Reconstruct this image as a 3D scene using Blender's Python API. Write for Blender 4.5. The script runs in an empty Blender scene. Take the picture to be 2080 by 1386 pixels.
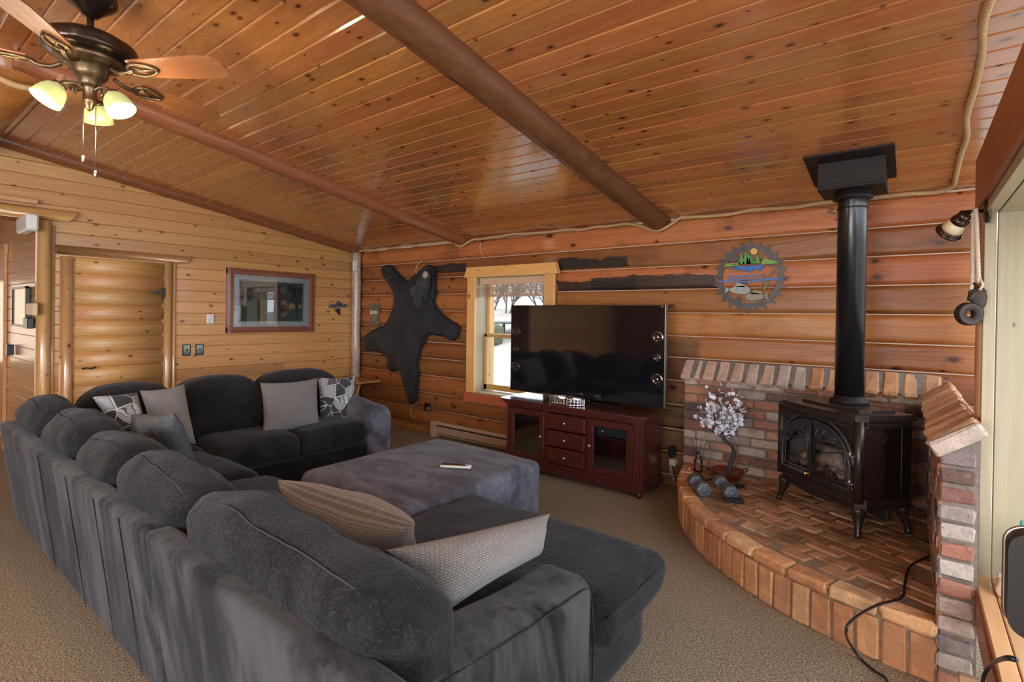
import bpy, bmesh, math, random
import numpy as np
from mathutils import Vector, Matrix, noise as mnoise
random.seed(7)
S = bpy.context.scene
COL = S.collection
PI = math.pi

# ------------------------------------------------------------------ camera
FPX, CX, CY = 1050.0, 1040.0, 647.5
YAW, PITCH, ROLL = 0.658422, 0.0060277, 0.0144593
HC = 1.45
def cam_axes():
    cy, sy = math.cos(YAW), math.sin(YAW)
    f0 = Vector((-sy, cy, 0)); r0 = Vector((cy, sy, 0)); up = Vector((0, 0, 1))
    f = f0*math.cos(PITCH) - up*math.sin(PITCH)
    u = up*math.cos(PITCH) + f0*math.sin(PITCH)
    r = r0*math.cos(ROLL) + u*math.sin(ROLL)
    return r, r.cross(f), f
CR, CU, CF = cam_axes()
C0 = Vector((0, 0, HC))
def at(x, y, X=None, Y=None, Z=None, n=None, p=None):
    """point of the room seen at photo pixel x, y on the given plane"""
    d = CF + CR*((x-CX)/FPX) - CU*((y-CY)/FPX)
    if X is not None: t = (X-C0.x)/d.x
    elif Y is not None: t = (Y-C0.y)/d.y
    elif Z is not None: t = (Z-C0.z)/d.z
    else: t = Vector(n).dot(Vector(p)-C0)/Vector(n).dot(d)
    return C0 + d*t
cam_d = bpy.data.cameras.new('camera'); cam = bpy.data.objects.new('camera', cam_d); COL.objects.link(cam)
cam.matrix_world = Matrix(((CR.x, CU.x, -CF.x, 0), (CR.y, CU.y, -CF.y, 0), (CR.z, CU.z, -CF.z, HC), (0, 0, 0, 1)))
cam_d.sensor_width = 36; cam_d.lens = FPX/2080*36
cam_d.shift_y = -(693-CY)/2080
cam_d.clip_start = 0.02; cam_d.clip_end = 200
S.camera = cam

# ------------------------------------------------------------------ world, light, exposure
W = bpy.data.worlds.new('sky'); S.world = W; W.use_nodes = True
wn = W.node_tree.nodes; wl = W.node_tree.links
bg = wn['Background']
sky = wn.new('ShaderNodeTexSky'); sky.sky_type = 'HOSEK_WILKIE'; sky.turbidity = 6; sky.ground_albedo = .6
sky.sun_direction = Vector((-.3, .5, .6)).normalized()
mixw = wn.new('ShaderNodeMix'); mixw.data_type = 'RGBA'; mixw.inputs[0].default_value = .75
mixw.inputs[7].default_value = (.86, .92, 1.0, 1)
wl.new(sky.outputs[0], mixw.inputs[6]); wl.new(mixw.outputs[2], bg.inputs[0])
bg.inputs[1].default_value = 4.6

def area(name, loc, direction, sx, sy, power, col):
    l = bpy.data.lights.new(name, 'AREA'); l.shape = 'RECTANGLE'; l.size = sx; l.size_y = sy
    l.energy = power; l.color = col
    o = bpy.data.objects.new(name, l); COL.objects.link(o)
    o.location = loc; o.rotation_euler = Vector(direction).to_track_quat('-Z', 'Z').to_euler()
    return o
# daylight outside the picture window, then three added fills with no seen source
area('daylight_right_window', (1.35, 1.45, 1.45), (-1, 0, -.12), 3.2, 2.0, 26, (.93, .96, 1.0))
area('fill_right_rear', (.30, -2.6, 1.3), (-1, .15, 0), 2.0, 1.3, 120, (.93, .96, 1.0))  # added fill behind the camera, no window is built here
area('fill_rear', (-1.3, -4.1, 1.35), (0, 1, 0.05), 1.9, 1.3, 125, (.95, .97, 1.0))  # added fill at the rear wall, brightens the room from behind
area('fill_hall', (-8.1, .4, 1.3), (1, 0, 0), .9, 1.4, 5, (1, .85, .66))  # added warm fill at the hall end, no source seen

S.view_settings.view_transform = 'Standard'; S.view_settings.look = 'None'
S.view_settings.exposure = 0.42; S.view_settings.gamma = 1.0
S.view_settings.use_curve_mapping = False
S.cycles.max_bounces = 8; S.cycles.diffuse_bounces = 4; S.cycles.glossy_bounces = 4
S.cycles.transmission_bounces = 6; S.cycles.transparent_max_bounces = 8
S.cycles.caustics_reflective = False; S.cycles.caustics_refractive = False
S.cycles.sample_clamp_indirect = 4.0
S.cycles.use_denoising = True

# ------------------------------------------------------------------ mesh helpers
class MB:
    """collects shapes, links them as ONE mesh object"""
    def __init__(s): s.v = []; s.f = []; s.t = []; s.sm = []; s.mi = []
    def add(s, verts, faces, tint=None, smooth=False, mi=0, M=None):
        b = len(s.v)
        for p in verts:
            p = Vector(p)
            s.v.append(M @ p if M is not None else p)
        if tint is None: tint = (random.random(), random.random(), random.random())
        for f in faces:
            s.f.append([i+b for i in f]); s.t.append(tint); s.sm.append(smooth); s.mi.append(mi)
        return s
    def box(s, lo, hi, bev=0.0, tint=None, M=None, mi=0, jit=0.0):
        lo = Vector(lo); hi = Vector(hi)
        lo, hi = Vector([min(a, b) for a, b in zip(lo, hi)]), Vector([max(a, b) for a, b in zip(lo, hi)])
        c = (lo+hi)/2; h = (hi-lo)/2
        if bev <= 0:
            vs = [(c.x+sx*h.x, c.y+sy*h.y, c.z+sz*h.z) for sx in (-1, 1) for sy in (-1, 1) for sz in (-1, 1)]
            fs = [(0, 1, 3, 2), (4, 6, 7, 5), (0, 4, 5, 1), (2, 3, 7, 6), (0, 2, 6, 4), (1, 5, 7, 3)]
            return s.add(vs, fs, tint, False, mi, M)
        b = min(bev, h.x*.95, h.y*.95, h.z*.95)
        vs = []; idx = {}
        for sx in (-1, 1):
            for sy in (-1, 1):
                for sz in (-1, 1):
                    for k in range(3):
                        o = [h.x-b, h.y-b, h.z-b]; o[k] += b
                        j = [random.uniform(-jit, jit) for _ in range(3)]
                        idx[(sx, sy, sz, k)] = len(vs)
                        vs.append((c.x+sx*o[0]+j[0], c.y+sy*o[1]+j[1], c.z+sz*o[2]+j[2]))
        fs = []
        for k in range(3):
            a, d = [(1, 2), (2, 0), (0, 1)][k]
            for sg in (-1, 1):
                q = []
                for (p, r) in ((-1, -1), (1, -1), (1, 1), (-1, 1)):
                    key = [0, 0, 0]; key[k] = sg; key[a] = p; key[d] = r
                    q.append(idx[(key[0], key[1], key[2], k)])
                fs.append(q if sg > 0 else q[::-1])
        for k in range(3):       # edges along axis k
            a, d = [(1, 2), (2, 0), (0, 1)][k]
            for p in (-1, 1):
                for r in (-1, 1):
                    k0 = [0, 0, 0]; k0[a] = p; k0[d] = r
                    k0[k] = -1; m0 = tuple(k0); k0[k] = 1; m1 = tuple(k0)
                    q = [idx[m0+(a,)], idx[m1+(a,)], idx[m1+(d,)], idx[m0+(d,)]]
                    fs.append(q if p*r < 0 else q[::-1])
        for sx in (-1, 1):
            for sy in (-1, 1):
                for sz in (-1, 1):
                    q = [idx[(sx, sy, sz, k)] for k in range(3)]
                    fs.append(q if sx*sy*sz > 0 else q[::-1])
        return s.add(vs, fs, tint, False, mi, M)
    def tube(s, pts, r, seg=10, cap=True, tint=None, smooth=True, mi=0, M=None, flat=1.0):
        pts = [Vector(p) for p in pts]; n = len(pts)
        rs = r if isinstance(r, (list, tuple)) else [r]*n
        vs = []; fs = []
        up = None
        for i, p in enumerate(pts):
            t = (pts[min(i+1, n-1)]-pts[max(i-1, 0)])
            if t.length < 1e-9: t = Vector((0, 0, 1))
            t.normalize()
            if up is None:
                up = Vector((0, 0, 1)) if abs(t.z) < .9 else Vector((1, 0, 0))
            a = (up - t*up.dot(t))
            if a.length < 1e-6: a = Vector((1, 0, 0)) - t*t.x
            a.normalize(); b = t.cross(a); up = a
            for k in range(seg):
                w = 2*PI*k/seg
                vs.append(p + (a*math.cos(w)*flat + b*math.sin(w))*rs[i])
        for i in range(n-1):
            for k in range(seg):
                k2 = (k+1) % seg
                fs.append((i*seg+k, i*seg+k2, (i+1)*seg+k2, (i+1)*seg+k))
        if cap:
            fs.append(list(range(seg))[::-1]); fs.append([(n-1)*seg+k for k in range(seg)])
        return s.add(vs, fs, tint, smooth, mi, M)
    def lathe(s, prof, seg=24, M=None, tint=None, smooth=True, mi=0, cap=True, sy=1.0):
        vs = []; fs = []; n = len(prof)
        for (r, z) in prof:
            for k in range(seg):
                w = 2*PI*k/seg; vs.append((r*math.cos(w), sy*r*math.sin(w), z))
        for i in range(n-1):
            for k in range(seg):
                k2 = (k+1) % seg
                fs.append((i*seg+k, i*seg+k2, (i+1)*seg+k2, (i+1)*seg+k))
        if cap:
            fs.append(list(range(seg))[::-1]); fs.append([(n-1)*seg+k for k in range(seg)])
        return s.add(vs, fs, tint, smooth, mi, M)
    def prism(s, outline, frame, depth, tint=None, smooth=False, mi=0, bev=0):
        """outline 2D points, frame(a,b,c)->3D ; c from 0 to depth"""
        n = len(outline)
        vs = [frame(a, b, 0) for a, b in outline] + [frame(a, b, depth) for a, b in outline]
        fs = [list(range(n))[::-1], list(range(n, 2*n))]
        for i in range(n):
            j = (i+1) % n; fs.append((i, j, n+j, n+i))
        return s.add(vs, fs, tint, smooth, mi)
    def soft(s, lo, hi, r=.05, bulge=(0, 0, 0), n=14, tint=None, M=None, mi=0, fn=None):
        lo = Vector(lo); hi = Vector(hi); c = (lo+hi)/2; h = (hi-lo)/2
        r = min(r, h.x, h.y, h.z)
        g = [math.sin((2*i/n-1)*PI/2) for i in range(n+1)]
        key = {}; vs = []; fs = []
        def vert(p):
            k = tuple(round(a, 5) for a in p)
            if k in key: return key[k]
            q = Vector((p[0]*h.x, p[1]*h.y, p[2]*h.z))
            co = Vector([max(-(h[i]-r), min(h[i]-r, q[i])) for i in range(3)])
            d = q-co
            if d.length > 1e-9: q = co+d.normalized()*r
            u = [q[i]/h[i] for i in range(3)]
            o = q.copy()
            for i in range(3):
                a, b = (i+1) % 3, (i+2) % 3
                o[i] += bulge[i]*max(0, 1-u[a]**2)*max(0, 1-u[b]**2)*u[i]
            o += c
            if fn: o = fn(o, Vector(u))
            vs.append(o); key[k] = len(vs)-1
            return key[k]
        for k in range(3):
            a, b = (k+1) % 3, (k+2) % 3
            for sg in (-1, 1):
                for i in range(n):
                    for j in range(n):
                        q = []
                        for (di, dj) in ((0, 0), (1, 0), (1, 1), (0, 1)):
                            p = [0, 0, 0]; p[k] = sg; p[a] = g[i+di]; p[b] = g[j+dj]
                            q.append(vert(p))
                        fs.append(q if sg > 0 else q[::-1])
        return s.add(vs, fs, tint, True, mi, M)
    def build(s, name, mat, parent=None, subsurf=0, mats=None, origin=None):
        me = bpy.data.meshes.new(name)
        me.from_pydata([tuple(v) for v in s.v], [], s.f)
        ml = mats if mats else [mat]
        for m in ml: me.materials.append(m)
        ca = me.color_attributes.new('tint', 'FLOAT_COLOR', 'CORNER')
        buf = []
        for poly, t in zip(s.f, s.t):
            buf.extend([t[0], t[1], t[2], 1.0]*len(poly))
        ca.data.foreach_set('color', buf)
        me.polygons.foreach_set('use_smooth', s.sm); me.polygons.foreach_set('material_index', s.mi)
        o = bpy.data.objects.new(name, me); COL.objects.link(o)
        if parent is not None:
            off = root_of(parent)
            me.transform(Matrix.Translation(-off))
            o.parent = parent
        elif origin is not None:
            if origin == 'auto':
                xs = [v.co for v in me.vertices]
                origin = (sum(v.x for v in xs)/len(xs), sum(v.y for v in xs)/len(xs), min(v.z for v in xs))
            me.transform(Matrix.Translation(-Vector(origin))); o.location = origin
        me.update()
        if subsurf:
            m = o.modifiers.new('s', 'SUBSURF'); m.levels = subsurf; m.render_levels = subsurf
        return o
def root_of(o):
    v = Vector((0, 0, 0))
    while o is not None:
        v += Vector(o.location); o = o.parent
    return v
def thing(name, loc, label, cat, group=None):
    o = bpy.data.objects.new(name, None); COL.objects.link(o); o.location = loc
    o.empty_display_size = .1
    o['label'] = label; o['category'] = cat
    if group: o['group'] = group
    return o
def tag(o, label, cat, group=None, kind=None):
    if label: o['label'] = label
    if cat: o['category'] = cat
    if group: o['group'] = group
    if kind: o['kind'] = kind
    return o
def struct(o, label=None):
    o['kind'] = 'structure'
    if label: o['label'] = label
    return o
def frameM(o, x, y, z):
    x = Vector(x); y = Vector(y); z = Vector(z); o = Vector(o)
    return Matrix(((x.x, y.x, z.x, o.x), (x.y, y.y, z.y, o.y), (x.z, y.z, z.z, o.z), (0, 0, 0, 1)))
def smooth_path(pts, k=6):
    pts = [Vector(p) for p in pts]; out = []
    for i in range(len(pts)-1):
        p0 = pts[max(i-1, 0)]; p1 = pts[i]; p2 = pts[i+1]; p3 = pts[min(i+2, len(pts)-1)]
        for j in range(k):
            t = j/k
            out.append(.5*((2*p1)+(-p0+p2)*t+(2*p0-5*p1+4*p2-p3)*t*t+(-p0+3*p1-3*p2+p3)*t**3))
    out.append(pts[-1]); return out

# ------------------------------------------------------------------ materials
class NT:
    def __init__(s, name):
        s.m = bpy.data.materials.new(name); s.m.use_nodes = True
        s.n = s.m.node_tree.nodes; s.l = s.m.node_tree.links
        s.b = s.n['Principled BSDF']
    def nd(s, typ, **kw):
        n = s.n.new(typ)
        for k, v in kw.items(): setattr(n, k, v)
        return n
    def set(s, node, i, val):
        if isinstance(val, bpy.types.NodeSocket): s.l.new(val, node.inputs[i])
        elif val is not None: node.inputs[i].default_value = val
    def math(s, op, a, b=None, c=None, clamp=False):
        n = s.nd('ShaderNodeMath', operation=op); n.use_clamp = clamp
        s.set(n, 0, a); s.set(n, 1, b)
        if c is not None: s.set(n, 2, c)
        return n.outputs[0]
    def vmath(s, op, a, b):
        n = s.nd('ShaderNodeVectorMath', operation=op); s.set(n, 0, a); s.set(n, 1, b); return n.outputs[0]
    def coord(s, which='Object'):
        if which == 'Position': return s.nd('ShaderNodeNewGeometry').outputs['Position']
        return s.nd('ShaderNodeTexCoord').outputs[which]
    def tint(s):
        a = s.nd('ShaderNodeAttribute'); a.attribute_name = 'tint'
        sp = s.nd('ShaderNodeSeparateColor'); s.l.new(a.outputs['Color'], sp.inputs[0]); return sp.outputs
    def noise(s, v, scale=5, detail=3, rough=.5, dist=0):
        n = s.nd('ShaderNodeTexNoise'); s.set(n, 'Vector', v)
        n.inputs['Scale'].default_value = scale; n.inputs['Detail'].default_value = detail
        n.inputs['Roughness'].default_value = rough; n.inputs['Distortion'].default_value = dist
        return n.outputs[0]
    def ramp(s, f, stops, interp='LINEAR'):
        n = s.nd('ShaderNodeValToRGB'); n.color_ramp.interpolation = interp
        e = n.color_ramp.elements
        while len(e) < len(stops): e.new(.5)
        for el, (p, c) in zip(e, stops):
            el.position = p; el.color = (c[0], c[1], c[2], 1) if not isinstance(c, (int, float)) else (c, c, c, 1)
        s.set(n, 0, f); return n.outputs[0]
    def mix(s, fac, a, b, blend='MIX'):
        n = s.nd('ShaderNodeMix', data_type='RGBA', blend_type=blend)
        for i, val in ((0, fac), (6, a), (7, b)):
            if isinstance(val, tuple) and len(val) == 3: val = val+(1,)
            s.set(n, i, val)
        return n.outputs[2]
    def step(s, v, lo, hi):
        n = s.nd('ShaderNodeMapRange', interpolation_type='SMOOTHSTEP')
        s.set(n, 0, v); s.set(n, 1, lo); s.set(n, 2, hi); return n.outputs[0]
    def bump(s, h, strength=.3, dist=.01, prev=None):
        n = s.nd('ShaderNodeBump'); n.inputs['Strength'].default_value = strength; n.inputs['Distance'].default_value = dist
        s.set(n, 'Height', h)
        if prev is not None: s.l.new(prev, n.inputs['Normal'])
        s.l.new(n.outputs[0], s.b.inputs['Normal']); return n.outputs[0]
    def out(s, col=None, rough=.5, metal=0, spec=.5, coat=0, coat_r=.1, sheen=0):
        s.set(s.b, 'Base Color', col if not isinstance(col, tuple) else col+(1,) if len(col) == 3 else col)
        s.set(s.b, 'Roughness', rough); s.set(s.b, 'Metallic', metal)
        s.set(s.b, 'Specular IOR Level', spec); s.set(s.b, 'Coat Weight', coat); s.set(s.b, 'Coat Roughness', coat_r)
        s.set(s.b, 'Sheen Weight', sheen)
        return s.m
def plain(name, col, rough=.5, metal=0, spec=.5, coat=0, var=.08, sc=12, bump=0.0):
    t = NT(name)
    n = t.noise(t.coord(), sc, 4, .6)
    c = t.mix(t.math('MULTIPLY', n, 1.0), tuple(max(0, x*(1-var*2)) for x in col), tuple(min(1, x*(1+var*2)) for x in col))
    if bump: t.bump(n, bump, .01)
    return t.out(c, rough, metal, spec, coat)

def wood(name, cols, axis='X', rough=.35, coat=.3, coat_r=.15, knots=.5, contrast=.5, grain=1.0, log=False, char=None, kscale=1.0, bvar=.35, weather=None, perp=None):
    """cols dark, mid, light; axis of grain; every board has its own tint attribute"""
    t = NT(name)
    P = t.coord('Position' if (char or weather) else 'Object')
    tr, tg, tb = t.tint()[0], t.tint()[1], t.tint()[2]
    off = t.nd('ShaderNodeCombineXYZ')
    t.set(off, 0, t.math('MULTIPLY', tg, 31.7)); t.set(off, 1, t.math('MULTIPLY', tb, 17.3)); t.set(off, 2, t.math('MULTIPLY', tg, 53.1))
    V = t.vmath('ADD', P, off.outputs[0])
    st = {'X': (.09, 1, 1), 'Y': (1, .09, 1), 'Z': (1, 1, .09)}[axis]
    Vs = t.vmath('MULTIPLY', V, st)
    warp = t.noise(t.vmath('MULTIPLY', V, {'X': (.35, 1, 1), 'Y': (1, .35, 1), 'Z': (1, 1, .35)}[axis]), 7, 2, .5)
    Vw = t.vmath('ADD', Vs, t.vmath('MULTIPLY', warp, (.05, .05, .05)))
    fine = t.noise(Vw, 110*grain, 4, .65)
    wide = t.noise(Vw, 20*grain, 3, .55, .4)
    ring = t.nd('ShaderNodeTexWave', wave_type='BANDS', bands_direction={'X': 'Z', 'Y': 'Z', 'Z': 'X'}[axis])
    t.set(ring, 'Vector', t.vmath('ADD', Vs, t.vmath('MULTIPLY', t.noise(Vs, 6, 2), (.25, .25, .25))))
    ring.inputs['Scale'].default_value = 9; ring.inputs['Distortion'].default_value = 3.0
    ring.inputs['Detail'].default_value = 2
    g = t.math('ADD', t.math('MULTIPLY', fine, .45), t.math('ADD', t.math('MULTIPLY', wide, .45), t.math('MULTIPLY', ring.outputs['Fac'], .2)))
    lo, hi = .5-.32*(1-contrast*.5), .5+.32*(1-contrast*.5)
    col = t.ramp(g, [(lo, tuple(.5*(p+q) for p, q in zip(cols[0], cols[1]))), (.55, cols[1]), (hi+.06, tuple(.45*p+.55*q for p, q in zip(cols[1], cols[2])))])
    # board to board
    hsv = t.nd('ShaderNodeHueSaturation')
    t.set(hsv, 'Value', t.math('ADD', t.math('MULTIPLY', tr, bvar), 1-bvar*.55))
    t.set(hsv, 'Hue', t.math('ADD', t.math('MULTIPLY', tb, .016), .492))
    t.set(hsv, 'Color', col); col = hsv.outputs[0]
    rg = None
    if knots > 0:
        ks = {'X': (5.5, 10, 10), 'Y': (10, 5.5, 10), 'Z': (10, 10, 5.5)}[axis]
        vo = t.nd('ShaderNodeTexVoronoi', feature='F1'); t.set(vo, 'Vector', t.vmath('MULTIPLY', V, tuple(k*kscale for k in ks)))
        if perp:
            vo.voronoi_dimensions = '2D'; sv = t.nd('ShaderNodeSeparateXYZ'); cv = t.nd('ShaderNodeCombineXYZ')
            t.set(sv, 0, t.vmath('MULTIPLY', V, tuple(k*kscale for k in ks)))
            ab = [i_ for i_ in range(3) if 'XYZ'[i_] != perp]
            t.set(cv, 0, sv.outputs[ab[0]]); t.set(cv, 1, sv.outputs[ab[1]]); t.set(vo, 'Vector', cv.outputs[0])
        vo.inputs['Scale'].default_value = 1.0
        dd = t.math('ADD', vo.outputs['Distance'], t.math('MULTIPLY', t.math('SUBTRACT', t.noise(V, 60, 2), .5), .04))
        sp = t.nd('ShaderNodeSeparateColor'); t.l.new(vo.outputs['Color'], sp.inputs[0])
        size = t.math('MULTIPLY', t.math('ADD', .35, t.math('MULTIPLY', t.step(sp.outputs[0], 1-knots, 1.0), .65)), t.math('MULTIPLY', t.math('GREATER_THAN', sp.outputs[0], 1-knots), .125))
        core = t.math('SUBTRACT', 1.0, t.step(dd, t.math('MULTIPLY', size, .55), t.math('ADD', size, .012)))
        core = t.math('MULTIPLY', core, t.math('GREATER_THAN', size, .03))
        big_ = t.math('GREATER_THAN', size, .03)
        halo = t.math('MULTIPLY', t.math('MULTIPLY', t.math('SUBTRACT', 1.0, t.step(dd, size, t.math('ADD', t.math('MULTIPLY', size, 2.0), .01))), .4), big_)
        col = t.mix(halo, col, tuple(c*.55 for c in cols[0]))
        col = t.mix(t.math('MULTIPLY', core, .88), col, (cols[0][0]*.16, cols[0][1]*.10, cols[0][2]*.10))
    if log:
        cr = t.noise(t.vmath('MULTIPLY', V, {'X': (.10, 1, 1), 'Y': (1, .10, 1), 'Z': (1, 1, .1)}[axis]), 5.5, 2, .45)
        crk = t.math('SUBTRACT', 1.0, t.step(t.math('ABSOLUTE', t.math('SUBTRACT', cr, .5)), .0015, .007))
        gate = t.step(t.noise(V, 1.3, 1), .52, .6)
        crk = t.math('MULTIPLY', crk, gate)
        col = t.mix(t.math('MULTIPLY', crk, .85), col, (.02, .008, .004))
        mott = t.noise(t.vmath('MULTIPLY', V, (.6, .6, 1)), 4.5, 5, .65)
        col = t.mix(t.math('MULTIPLY', t.step(mott, .5, .72), .45), col, tuple(c*.45 for c in cols[0]))
        spk = t.noise(V, 90, 3, .7)
        col = t.mix(t.math('MULTIPLY', t.step(spk, .62, .75), .25), col, tuple(min(1, c*1.5+.03) for c in cols[2]))
        g = t.math('SUBTRACT', g, t.math('MULTIPLY', crk, 1.4))
    if weather or char:
        sep = t.nd('ShaderNodeSeparateXYZ'); t.set(sep, 0, P)
        def box_mask(x0, x1, z0, z1, rag, soft, sc=4.0):
            nn = t.math('MULTIPLY', t.math('SUBTRACT', t.noise(t.vmath('MULTIPLY', P, (1, 1, 1.6)), sc, 4, .6), .5), rag)
            dx = t.math('SUBTRACT', (x1-x0)/2, t.math('ABSOLUTE', t.math('SUBTRACT', sep.outputs[0], (x0+x1)/2)))
            dz0 = t.math('SUBTRACT', sep.outputs[2], z0)
            dz1 = t.math('ADD', t.math('SUBTRACT', z1, sep.outputs[2]), nn)
            d = t.math('MINIMUM', t.math('MINIMUM', t.math('ADD', dx, nn), dz0), dz1)
            return t.step(d, 0, soft)
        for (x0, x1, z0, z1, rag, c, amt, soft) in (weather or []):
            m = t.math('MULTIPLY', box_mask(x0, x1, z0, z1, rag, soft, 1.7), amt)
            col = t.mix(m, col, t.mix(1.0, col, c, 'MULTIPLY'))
        for (x0, x1, z0, z1, rag) in (char or []):
            m = box_mask(x0, x1, z0, z1, rag, .012)
            dark = t.ramp(fine, [(.3, (.004, .0045, .005)), (.7, (.026, .027, .027))])
            col = t.mix(t.math('MULTIPLY', m, .93), col, dark)
    t.b.inputs['Coat IOR'].default_value = 1.5 if coat < .9 else 1.85
    t.bump(g, .25, .006)
    rr = t.math('ADD', rough-.08, t.math('MULTIPLY', fine, .16))
    return t.out(col, rr, 0, .25 if log else .5, coat, coat_r)

PINE = ((.36, .165, .055), (.53, .275, .10), (.66, .38, .16))
CEILC = ((.29, .095, .026), (.45, .168, .046), (.58, .255, .078))
LOGC = ((.20, .068, .021), (.35, .130, .038), (.47, .20, .065))
m_ceil = wood('ceiling pine', CEILC, 'X', .27, 1.0, .14, perp='Z', knots=.42, bvar=.30)
m_wallpine = wood('wall pine', PINE, 'Y', .3, .6, .18, knots=.30, perp='X')
m_hallpine = wood('hall pine', PINE, 'X', .3, .45, .2, knots=.3)
m_post = wood('varnished pine post', ((.36, .17, .065), (.54, .30, .12), (.66, .42, .2)), 'Z', .22, .7, .12, knots=.3)
m_header = wood('varnished pine header', ((.33, .16, .06), (.47, .26, .1), (.56, .34, .15)), 'Y', .22, .7, .12, knots=.25)
m_doorlog = wood('log siding door', ((.33, .15, .045), (.48, .25, .09), (.58, .33, .13)), 'Y', .42, .15, .3, knots=.30, contrast=.7, perp='X')
m_beam = wood('ceiling beam wood', ((.11, .040, .018), (.17, .062, .028), (.23, .090, .042)), 'Y', .42, .25, .3, knots=.2, log=True)
m_beam2 = wood('ceiling beam wood light', ((.18, .066, .024), (.26, .10, .04), (.34, .145, .06)), 'Y', .36, .3, .25, knots=.2)
m_winwood = wood('window casing wood', ((.50, .24, .07), (.66, .36, .12), (.74, .45, .18)), 'Z', .35, .3, .2, knots=.35, contrast=.3)
m_winhead = wood('window head wood', ((.50, .24, .07), (.64, .34, .11), (.72, .43, .17)), 'X', .35, .3, .2, knots=.35, contrast=.3)
m_sill = wood('red stained apron', ((.34, .09, .03), (.48, .145, .05), (.56, .2, .08)), 'X', .35, .3, .2, knots=.35)
m_jamb = wood('pale pine jamb', ((.32, .27, .165), (.40, .345, .225), (.46, .405, .28)), 'Z', .4, .2, .3, knots=.12, contrast=.2, bvar=.1)
m_trimred = wood('red stained trim', ((.26, .075, .022), (.38, .12, .036), (.46, .165, .055)), 'Y', .4, .15, .3, knots=.2)

A = at
def reg(x0, y0, x1, y1, rag):
    a = A(x0, y1, Y=4.36); b = A(x1, y0, Y=4.36); return (a.x, b.x, a.z, b.z, rag)
chars = [reg(1128, 516, 1272, 549, .13), (A(1128, 580, Y=4.36).x, A(1290, 580, Y=4.36).x, 1.695, 1.80, .12),
         (A(1195, 580, Y=4.36).x, A(1455, 580, Y=4.36).x, 1.695, 1.83, .14), reg(875, 534, 948, 557, .10)]
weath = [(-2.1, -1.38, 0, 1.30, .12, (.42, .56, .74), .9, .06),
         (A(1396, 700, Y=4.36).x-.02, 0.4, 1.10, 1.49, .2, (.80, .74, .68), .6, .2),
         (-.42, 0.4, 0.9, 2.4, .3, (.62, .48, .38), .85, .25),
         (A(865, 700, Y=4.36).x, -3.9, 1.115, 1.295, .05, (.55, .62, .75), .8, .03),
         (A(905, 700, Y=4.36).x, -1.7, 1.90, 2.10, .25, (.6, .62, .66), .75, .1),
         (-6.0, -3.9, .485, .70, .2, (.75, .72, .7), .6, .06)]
m_log = wood('stained log wall', LOGC, 'X', .42, .22, .32, perp='Y', knots=.26, log=True, char=chars, weather=weath, bvar=.60, kscale=.62)
m_logY = wood('stained log wall end', tuple(tuple(c*.9 for c in k) for k in LOGC), 'Y', .34, .35, .25, knots=.38, log=True, bvar=.3, kscale=.8)
m_chink = plain('log chinking', (.50, .36, .26), .8)
m_peel = plain('peeled pole wood', (.44, .33, .26), .4, var=.35, sc=25, coat=.3)

def brick_mat(name, pal, stain=.5, ngain=.35):
    t = NT(name); tr, tg, tb = t.tint()[0], t.tint()[1], t.tint()[2]
    P = t.coord('Position')
    col = t.ramp(tr, pal, 'LINEAR')
    n1 = t.noise(P, 22, 5, .7); n2 = t.noise(P, 90, 3, .7); n3 = t.noise(P, 4.5, 3, .6)
    hsv = t.nd('ShaderNodeHueSaturation'); t.set(hsv, 'Value', t.math('ADD', t.math('MULTIPLY', n1, 1.1), .45)); t.set(hsv, 'Color', col)
    col = hsv.outputs[0]
    col = t.mix(t.math('MULTIPLY', t.step(n2, .6, .7), .35), col, (.52, .42, .32))
    col = t.mix(t.math('MULTIPLY', t.step(t.math('ADD', n3, t.math('MULTIPLY', n1, .25)), .62, .80), stain), col, (.045, .03, .02))
    pits = t.step(t.noise(P, 140, 2, .6), .66, .72)
    col = t.mix(t.math('MULTIPLY', pits, .6), col, (.06, .03, .02))
    t.bump(t.math('SUBTRACT', t.math('ADD', n1, t.math('MULTIPLY', n2, .5)), t.math('MULTIPLY', pits, .5)), .7, .008)
    return t.out(col, .8, 0, .3)
m_brick_wall = brick_mat('wall brick', [(0, (.10, .07, .065)), (.2, (.27, .12, .085)), (.42, (.42, .20, .13)), (.62, (.50, .33, .25)), (.8, (.42, .36, .32)), (1, (.20, .15, .15))], .40)
m_brick_hearth = brick_mat('hearth brick', [(0, (.46, .20, .095)), (.3, (.60, .29, .13)), (.6, (.68, .36, .17)), (.85, (.70, .43, .22)), (1, (.52, .23, .12))], .28)
m_brick_top = brick_mat('hearth top brick', [(0, (.28, .14, .075)), (.3, (.44, .24, .12)), (.6, (.50, .25, .14)), (.85, (.60, .38, .22)), (1, (.36, .22, .14))], .6)
m_brick_cap = brick_mat('cap brick', [(0, (.40, .30, .24)), (.3, (.48, .31, .23)), (.6, (.50, .37, .28)), (1, (.43, .36, .31))], .15)
m_brick_cap2 = brick_mat('orange cap brick', [(0, (.36, .17, .075)), (.5, (.46, .23, .11)), (1, (.50, .29, .16))], .25)
m_mortar = plain('mortar', (.17, .145, .12), .9, var=.25, sc=40, bump=.6)
m_mortar_t = plain('hearth mortar', (.27, .19, .12), .9, var=.3, sc=25, bump=.6)

def carpet():
    t = NT('carpet pile'); P = t.coord('Position')
    a = t.noise(P, 120, 3, .75); b = t.noise(P, 40, 3, .6); c = t.noise(P, 1.6, 3, .5)
    col = t.ramp(a, [(.36, (.065, .040, .019)), (.5, (.28, .195, .105)), (.64, (.58, .45, .275))])
    col = t.mix(t.math('MULTIPLY', c, .35), col, (.20, .17, .13))
    t.bump(t.math('ADD', a, t.math('MULTIPLY', b, .6)), .9, .012)
    return t.out(col, .95, 0, .1, sheen=.15)
m_carpet = carpet()

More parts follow.
